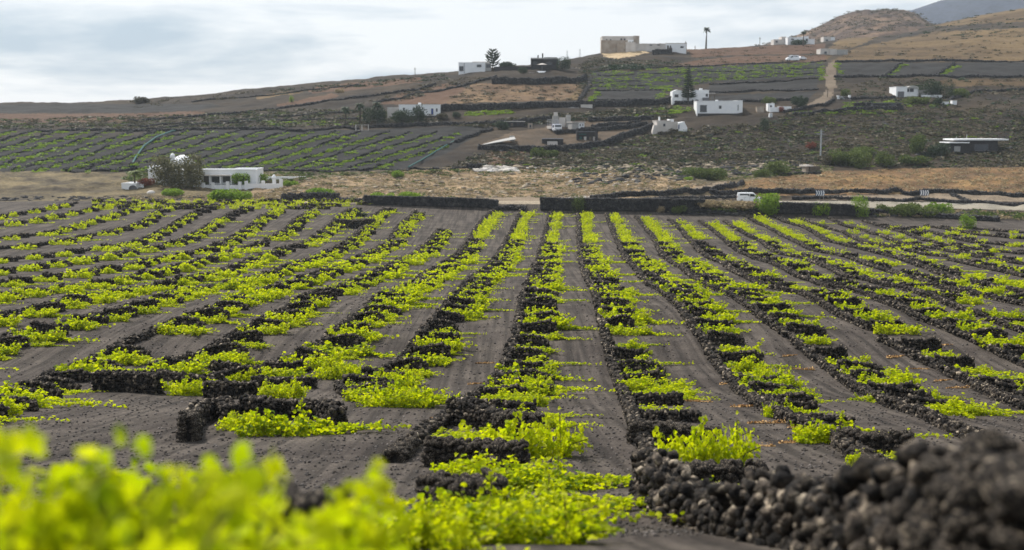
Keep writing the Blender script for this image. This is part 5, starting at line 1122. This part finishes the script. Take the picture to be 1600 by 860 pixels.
b = B('white_cabinet', 1204.5, 183.5, 'single small white box standing on the scrub slope', 'cabinet'); b.box('body', 1202, 1207, 177.4, 183.4, 'white', 0, 1); b.win(1203, 1206, 178.6, 182.6, 0, 'door', 'white')
b = B('patio_wall', 1315, 155, 'low white patio wall beside the dirt road bend', 'wall'); b.wall(1308, 1330, 151.6, 155, 'white', 0, 0.6, roof=False); b.box('pillar', 1326, 1329, 149, 155, 'white', -0.2, 1); b.box('pillar', 1308, 1311, 149.6, 155, 'white', -0.2, 1)
b = B('veranda_house', 1425, 152, 'white house with a grey garage door and a glazed veranda, right', rz=0.02)
b.wall(1400, 1417, 137, 152, 'white', 0, 7); b.wall(1418, 1435, 138, 151, 'white', 1.2, 6, roof=False); b.door(1402.6, 1412.4, 143.4, 152, 0, 'frame'); b.win(1423, 1429, 138.6, 144, 1.2); b.win(1419, 1422, 139, 144, 1.2)
MB().prism([(b.X(1416.6),b.Z(138.4)),(b.X(1436),b.Z(138.4)),(b.X(1434),b.Z(135.6)),(b.X(1428),b.Z(134.4)),(b.X(1421),b.Z(135.6))], 0.4, 6).build('roof', M['concrete'], b.root); b.wall(1436, 1472, 141.4, 150, 'concrete', 3, 4); b.win(1460, 1464, 142, 147, 3); b.win(1466, 1469, 141.8, 149, 3); b.wall(1440, 1472, 148.6, 151.4, 'white', 0, 0.5, roof=False)
for x in (1417.2, 1434.6): MB().tube([(b.X(x),0.5,-0.5),(b.X(x),0.5,b.Z(138.4))], 0.1, 5).build('veranda_post', M['white'], b.root)
for x, w_, t_ in ((1477.5, 10, 'left, wider'), (1491.5, 7, 'right, smaller')):
    c = B('plant_trough', x, 164, f'white block beside the shrubs near the right margin, {t_} one', 'block'); c.box('body', x-w_/2, x+w_/2, 159.6 if w_ > 8 else 157.6, 163.6, 'white', 0, 2); c.box('rim', x-w_/2-.3, x+w_/2+.3, 159 if w_ > 8 else 157, 159.6 if w_ > 8 else 157.6, 'palewall', -0.1, 2.2, down=0)
b = B('long_stone_barn', 1385, 170, 'long low dark barn below the white house at right', 'barn'); b.wall(1362, 1408, 162, 170, 'darkwall', 0, 5, rm='frame'); b.door(1360.4, 1364, 163, 170, -0.02, 'frame'); b.win(1388, 1400, 163, 165, 0)
b = B('black_modern_house', 1508, 240, 'black modern house with white roof edges at the right margin')
b.wall(1484, 1512, 224, 240, 'darkwall', 0, 6, roof=False); b.wall(1512, 1560, 220, 240, 'darkwall', 0.8, 8, roof=False); b.box('roof', 1481, 1512, 222.6, 224.1, 'white', -1, 8, down=0); b.box('roof', 1489, 1575, 217.6, 219.8, 'white', 0.2, 8, down=0); b.win(1490.6, 1500, 229, 237, 0, m='concrete', fm='metal'); b.win(1524, 1545, 226, 236, 0.8)
MB().tube([(b.X(1513.6),2,b.Z(219)),(b.X(1513.6),2,b.Z(211))], 0.05, 5).build('antenna', M['white'], b.root); MB().tube([(b.X(1497.6),2,b.Z(219)),(b.X(1497.6),2,b.Z(214.6))], 0.05, 5).build('antenna', M['white'], b.root)
b = B('stone_shed', 1268, 271, 'small grey plank shed with a white roof by the tree line', 'shed', rz=0.3); b.wall(1259, 1264, 261, 270, 'ochre', 0.3, 2, roof=False); b.wall(1264, 1283, 260, 270, 'wood', 0, 3, roof=False); b.box('roof', 1257.6, 1270, 258.4, 260.6, 'palewall', -0.3, 3.6, down=0)
for x0 in np.arange(1264.5, 1282, 2.2): b.box('plank', x0, x0+1.7, 260.8, 270, 'wood', -0.07, 0.06, down=0)
for a in [('skyline_house', 1220, 70, 'long beige house at the left of the skyline group', [(1209,1230,62.6,70,'palewall'),(1221,1228,58.6,63,'palewall')], [(1212,1215,64.4,67)]),
          ('skyline_house', 1238, 70, 'white vaulted house behind the dark hedge on the skyline', [(1231,1246,59.4,68,'white'),(1247,1256,58.8,68,'white')], [(1236,1240,61,63)]),
          ('skyline_house', 1266, 69, 'white house with an arched front right of the small dark palm', [(1256,1264,57.6,68,'white'),(1264,1273,62,69,'white')], [(1259,1262,61,65)]),
          ('skyline_house', 1296, 64, 'small white house with a brown door below the cone hill', [(1287,1298,58.4,64.6,'palewall'),(1298,1305,58.8,64,'white')], [(1290,1294,62,64.4)]),
          ('block_house', 1300, 86, 'beige block house with a blue-grey door below the skyline', [(1283,1297,77,86,'palewall'),(1297,1308,77.6,84.6,'palewall'),(1308,1324,78.6,83.6,'concrete')], [(1288,1292,81,84.6)])]:
    b = B(a[0], a[1], a[2], a[3])
    for x0, x1, y0, y1, m_ in a[4]: b.wall(x0, x1, y0, y1, m_, 0.5*(x0 % 3), 7)
    for q in a[5]: b.win(*q, front=-0.02)
# small far things: metal gate, mast, poles, pylons
b = B('vineyard_gate', 566, 205, 'tall pale metal gate frame above the left hillside vineyard', 'gate')
for x in (556, 565.6, 575.6): MB().box(b.X(x)-0.12, b.X(x)+0.12, 0, 0.2, -0.5, b.Z(195)).build('gate_post', M['palewall'], b.root)
MB().box(b.X(556), b.X(575.6), 0.05, 0.15, b.Z(196), b.Z(195.4)).build('top_rail', M['palewall'], b.root); MB().box(b.X(556), b.X(575.6), 0.05, 0.15, b.Z(204), b.Z(203.4)).build('bottom_rail', M['palewall'], b.root)
b = B('utility_pole', 1282, 246, 'thin grey lattice mast standing on the scrub slope', 'pole'); g = MB()
hh = b.Z(204); g.tube([(0,0,-1),(0,0,hh)], 0.22, 6).box(-1.3, 1.3, -0.1, 0.1, b.Z(210.6), b.Z(210)).box(-0.8, 0.8, -0.1, 0.1, b.Z(206.4), b.Z(206)); g.build('pole_shaft', M['metal'], b.root)
for x, y, h_, t_ in ((648.6, 120, 14, 'on the left skyline'), (1187, 76, 17, 'on the skyline left of the skyline houses'), (1136, 77, 0, ''), (1071, 79, 14, 'at the right end of the ridge mansion'), (1086, 78, 6, 'short, between mansion and palm'), (1205, 160, 0, ''), (1293, 152, 14, 'beside the dirt road bend'), (938, 80, 0, '')):
    if h_: b = B('utility_pole', x, y, 'thin pole ' + t_, 'pole'); MB().tube([(0,0,-1),(0,0,h_*b.s)], [0.16, 0.11], 6).box(-0.5, 0.5, -0.06, 0.06, h_*b.s-0.7, h_*b.s-0.55).build('pole_shaft', M['wood'], b.root)
for x, y, h_, t_ in ((886, 96, 17, 'left'), (906, 88, 14, 'right')):
    b = B('lattice_pylon', x, y, f'faint lattice pylon behind the ridge left of the mansion, {t_} one', 'pylon', d=640); hh = (h_+6)*b.s + 4; g = MB()
    for sx_, sy_ in ((-1,-1),(1,-1),(1,1),(-1,1)): g.tube([(sx_*0.9, sy_*0.9, -3), (sx_*0.2, sy_*0.2, hh)], 0.07, 4)
    for q in range(9):
        t0, t1 = q/9, (q+1)/9; w0, w1 = 0.9-0.7*t0, 0.9-0.7*t1; z0, z1 = -3+(hh+3)*t0, -3+(hh+3)*t1
        g.tube([(-w0,-w0,z0),(w1,-w1,z1)], 0.05, 3).tube([(w0,-w0,z0),(-w1,-w1,z1)], 0.05, 3)
    tag(g.build('lattice', M['metal'], b.root), kind='stuff')
w = hits([205, 212, 225, 245, 268, 285], [262, 248, 230, 216, 207, 204]); g = MB()
g.tube([(p[0], p[1], p[2]+0.35) for p in w], 0.28, 5); tag(g.build('netting_strip', M['teal'], None), 'teal windbreak netting curving up the left hillside', 'netting')
w = hits([638, 660, 680, 700, 712], [262, 250, 238, 226, 220]); g = MB(); g.tube([(p[0], p[1], p[2]+0.1) for p in w], 0.2, 5); tag(g.build('netting_strip', M['teal'], None), 'teal windbreak netting along the right side of the hillside vineyard', 'netting')
w = hits([745, 760, 775, 800, 806], [265, 263, 262.4, 263.6, 266])
v, f = joined(ST1, hits(np.random.default_rng(4).uniform(748, 806, 60), np.random.default_rng(5).uniform(263, 268, 60)), np.random.default_rng(6).uniform(0.5, 1.5, (60, 1))*np.array([[1.6, 1, 0.4]]), np.random.default_rng(7)); tag(obj('pale_rock_sheet', mesh('pale_rock_sheet', v, f, M['pale'])), 'sheet of pale grey slabs beside a dark hump on the dry flat', 'rocks', kind='stuff')
# road edge line
w = hits(np.linspace(1140, 1700, 40), np.interp(np.linspace(1140, 1700, 40), [1140, 1340, 1519, 1700], [315.6, 315.8, 319.2, 324])); n_ = len(w)
v = np.concatenate([w + (0, -0.09, 0.012), w + (0, 0.09, 0.012)]); tag(obj('road_edge_line', mesh('road_edge_line', v, [(i, i+1, n_+i+1, n_+i) for i in range(n_-1)], M['white'])), kind='structure')

# ------------------------------------------------------------------ vehicles
def vehicle(name, px_, py_, d, label, cat, Lm, prof, glassq, wheels, rz, mirror=1, width=1.9, extra=None):
    p = at(px_, d) if d else hit(px_, py_); root = empty(name, p, label, cat, None, rz)
    b = MB(); ins = 0.10; n = len(prof)
    P = [(x*mirror, z) for x, z in prof]; ring = [(-width/2, 0), (-width/2+0.0, 0), (width/2, 0)]
    zc = 0.95
    vs = []; rows_ = [(-width/2, 0.94, 0.02), (-width/2+0.07, 1, 0), (width/2-0.07, 1, 0), (width/2, 0.94, 0.02)]
    mx = sum(x for x, z in P)/n
    for y_, sc_, _ in rows_:
        for x, z in P:
            tuck = 1 - (0.10 if z > 1.15 else 0)
            vs.append(((x-mx)*sc_+mx, y_*tuck, zc+(z-zc)*sc_))
    fs = [tuple(range(n)), tuple(range(4*n-1, 3*n-1, -1))]
    for k in range(3):
        for i in range(n): fs.append((k*n+i, k*n+(i+1) % n, (k+1)*n+(i+1) % n, (k+1)*n+i))
    b.add(vs, fs); b.build('body', M['paint'], root)
    for nm, q in glassq:
        if nm == 'windscreen':
            (x0, z0), (x1, z1) = q; g = MB(); e = 0.03*mirror
            g.add([(x0*mirror+e, -width*0.40, z0+.03), (x0*mirror+e, width*0.40, z0+.03), (x1*mirror+e, width*0.36, z1+.03), (x1*mirror+e, -width*0.36, z1+.03), (x0*mirror-e, -width*0.40, z0), (x0*mirror-e, width*0.40, z0), (x1*mirror-e, width*0.36, z1), (x1*mirror-e, -width*0.36, z1)], [(0,1,2,3),(7,6,5,4),(0,4,5,1),(1,5,6,2),(2,6,7,3),(3,7,4,0)])
            g.build('windscreen', M['glass'], root)
        else:
            for s_ in (-1, 1):
                g = MB(); y_ = s_*width*0.452; g.prism([(x*mirror, z) for x, z in q], y_-0.03, y_+0.03); g.build('side_window', M['glass'], root)
    for x in wheels:
        for s_ in (-1, 1):
            yy = s_*(width/2-0.10); wh = MB().lathe([(0.05,-0.11),(0.30,-0.11),(0.335,-0.07),(0.335,0.07),(0.30,0.11),(0.05,0.11)], 18).build('tyre', M['tyre'], root, True, rot=(math.pi/2, 0, 0), loc=(x*mirror, yy, 0.335))
            MB().lathe([(0.01,-0.02),(0.19,0.0),(0.21,-0.02),(0.21,-0.05)], 14).build('rim', M['metal'], wh, loc=(0, 0, 0.12*(-s_)), rot=(0 if s_ < 0 else math.pi, 0, 0))
    xf = max(x for x, z in prof)*mirror; xb = min(x for x, z in prof)*mirror
    for s_ in (-1, 1):
        MB().box(xf-0.14, xf+0.02, s_*width*0.36-0.13, s_*width*0.36+0.13, 0.78, 0.96).build('headlight', M['lamp'], root)
        MB().box(xb-0.02, xb+0.05, s_*width*0.42-0.06, s_*width*0.42+0.06, 0.9, 1.3).build('tail_light', M['redleaf'], root)
        MB().box(xf*0.42-0.05, xf*0.42+0.12, s_*(width/2+0.1)-0.1, s_*(width/2+0.1)+0.1, 1.2, 1.4).build('wing_mirror', M['frame'], root)
    MB().box(min(xf-0.2, xf+0.06), max(xf-0.2, xf+0.06), -width*0.46, width*0.46, 0.32, 0.55).build('bumper', M['frame'], root)
    for q in (extra or []): q(root)
    return root
vanp = [(-2.35,0.35),(-2.4,0.7),(-2.38,1.5),(-2.28,1.9),(-2.1,1.97),(0.75,1.97),(1.0,1.9),(1.75,1.22),(2.3,1.0),(2.42,0.8),(2.42,0.38),(2.1,0.3),(-2.1,0.3)]
vang = [('side', [(0.15,1.2),(1.4,1.2),(0.88,1.72),(0.15,1.76)]), ('side', [(-1.9,1.2),(0.0,1.2),(0.0,1.76),(-1.9,1.74)]), ('windscreen', ((1.72,1.24),(1.02,1.86)))]
def door_lines(root):
    for x in (0.08, 1.38, -1.0):
        for s_ in (-1, 1): MB().box(x-0.012, x+0.012, s_*0.95-0.012, s_*0.95+0.012, 0.45, 1.18).build('door_gap', M['frame'], root)
    for x in (0.2, -0.85):
        MB().box(x, x+0.16, -0.98, -0.94, 1.04, 1.09).build('door_handle', M['frame'], root)
vehicle('passenger_van', 1170, 316, 241.5, 'white passenger van driving right on the road behind the field', 'van', 4.8, vanp, vang, (-1.5, 1.5), -0.12, extra=[door_lines])
vehicle('camper_van', 1238, 96, None, 'white camper van parked on the upper slope, facing left', 'van', 5, [(x*1.15, z*1.25) for x, z in vanp], [('side', [(0.15,1.5),(1.5,1.5),(0.9,2.1),(0.15,2.15)]), ('side', [(-1.9,1.5),(-0.2,1.5),(-0.2,2.15),(-1.9,2.15)]), ('windscreen', ((1.98,1.56),(1.2,2.3)))], (-1.6, 1.7), 0.25, mirror=-1, width=2.1)
carp = [(-1.9,0.35),(-1.95,0.7),(-1.85,0.95),(-1.5,1.4),(-1.1,1.5),(0.5,1.48),(1.1,1.0),(1.9,0.85),(2.0,0.6),(1.95,0.35),(1.6,0.28),(-1.6,0.28)]
vehicle('parked_car', 1253, 94, None, 'small white car parked right of the camper van', 'car', 4, carp, [('side', [(-1.45,1.0),(0.9,1.0),(0.45,1.38),(-1.1,1.4)]), ('windscreen', ((1.08,1.02),(0.52,1.44)))], (-1.2, 1.25), 0.5, width=1.7)
# truck
p = hit(868, 207); root = empty('flatbed_truck', p, 'small white and blue truck with a rack of goods in the farmyard', 'truck', None, 0.0); root.rotation_euler = (0, 0, math.radians(-70)); k = 1.25
def tb(nm, a, m_, par=None): return MB().box(*[q*k for q in a]).build(nm, M[m_], par or root)
MB().prism([(0.2*k,0.5*k),(1.75*k,0.5*k),(1.8*k,1.15*k),(1.45*k,1.95*k),(0.2*k,2.0*k)], -0.95*k, 0.95*k).build('cab', M['paint'], root)
tb('windscreen', (1.5,1.74,-0.8,0.8,1.2,1.8), 'glass'); tb('cab_panel', (0.0,0.18,-0.97,0.97,0.6,2.05), 'blue'); tb('grille', (1.78,1.86,-0.6,0.6,0.55,0.75), 'frame')
for s_ in (-1, 1):
    tb('headlight', (1.74,1.86,s_*0.7-0.15,s_*0.7+0.15,0.8,1.0), 'lamp'); tb('side_window', (0.5,1.3,s_*0.93-0.05,s_*0.93+0.05,1.2,1.75), 'glass'); tb('side_board', (-3.2,-0.05,s_*0.95-0.04,s_*0.95+0.04,0.85,1.5), 'palewall')
    for x in (1.0, -2.2):
        wh = MB().lathe([(0.05,-0.14),(0.4,-0.14),(0.45,-0.08),(0.45,0.08),(0.4,0.14),(0.05,0.14)], 16).build('tyre', M['tyre'], root, loc=(x*k, s_*0.85*k, 0.45), rot=(math.pi/2, 0, 0)); MB().lathe([(0.01,0),(0.22,0.02),(0.25,0)], 12).build('rim', M['metal'], wh, loc=(0,0,-0.15*s_), rot=(0 if s_ > 0 else 0, 0, 0))
tb('flatbed', (-3.2,-0.05,-0.9,0.9,0.72,0.84), 'wood'); tb('tailboard', (-3.26,-3.21,-0.95,0.95,0.85,1.5), 'palewall')
for x in (-3.0, -2.0, -1.0, -0.2):
    for s_ in (-1, 1): tb('rack_post', (x-0.04,x+0.04,s_*0.84-0.04,s_*0.84+0.04,0.85,3.1), 'metal')
for s_ in (-1, 1): tb('rack_rail', (-3.0,-0.2,s_*0.84-0.03,s_*0.84+0.03,3.1,3.16), 'metal')
p2 = hit(873, 200); r2 = empty('stacked_crates', p2 + Vector((1.2, 2.5, 0)), 'pale pile of goods stacked behind the truck', 'crates')
for i, a in enumerate([(-3,-1.2,0,2,0,3.6),(-1.0,1.0,0.2,2,0,3.2),(1.2,2.6,0,1.8,0,4.0),(-2.6,-1.4,0.2,1.8,3.62,4.8)]): MB().box(*a).build('crate', M['palewall' if i % 2 else 'concrete'], r2)
# chevron signs
def chevron(px_, d, label, wpx=14, hpx=8, top=4):
    p = at(px_, d); s = d/FP; W, Hh = wpx*s, hpx*s; z0 = 0.75; root = empty('chevron_sign', p, label, 'road sign', 'chevron signs along the bend')
    MB().box(-W/2, W/2, 0, 0.04, z0, z0+Hh).build('panel', M['signblue'], root)
    for i in range(4):
        x = -W/2 + W*(i+0.12)/4; a = W*0.125; q = W*0.10; h2 = Hh/2; m_ = MB()
        m_.add([(x,-0.02,z0),(x+a,-0.02,z0),(x+a+q,-0.02,z0+h2),(x+q,-0.02,z0+h2)], [(0,1,2,3)]).add([(x+q,-0.02,z0+h2),(x+a+q,-0.02,z0+h2),(x+a,-0.02,z0+Hh),(x,-0.02,z0+Hh)], [(0,1,2,3)])
        m_.build('chevron', M['white'], root)
    for x in (-W*0.42, 0, W*0.42): MB().tube([(x, 0.09, -0.5), (x, 0.09, z0+Hh)], 0.04, 6).build('post', M['metal'], root)
chevron(1281, 253, 'blue and white chevron sign near the large green bush')
chevron(1444, 266, 'blue and white chevron sign nearer the right margin')
# ------------------------------------------------------------------ air
hb = MB().box(-1900, 1900, -60, 2900, CZ-110, CZ+330).build('haze', None); tag(hb, kind='stuff')
hm = bpy.data.materials.new('haze_air'); hm.use_nodes = True; hn = hm.node_tree.nodes; hn.clear(); ho = hn.new('ShaderNodeOutputMaterial'); pv = hn.new('ShaderNodeVolumePrincipled')
pv.inputs['Density'].default_value = 0.00012; pv.inputs['Color'].default_value = (0.82, 0.91, 1.0, 1); pv.inputs['Anisotropy'].default_value = 0.2; hm.node_tree.links.new(pv.outputs[0], ho.inputs['Volume']); hb.data.materials.append(hm)
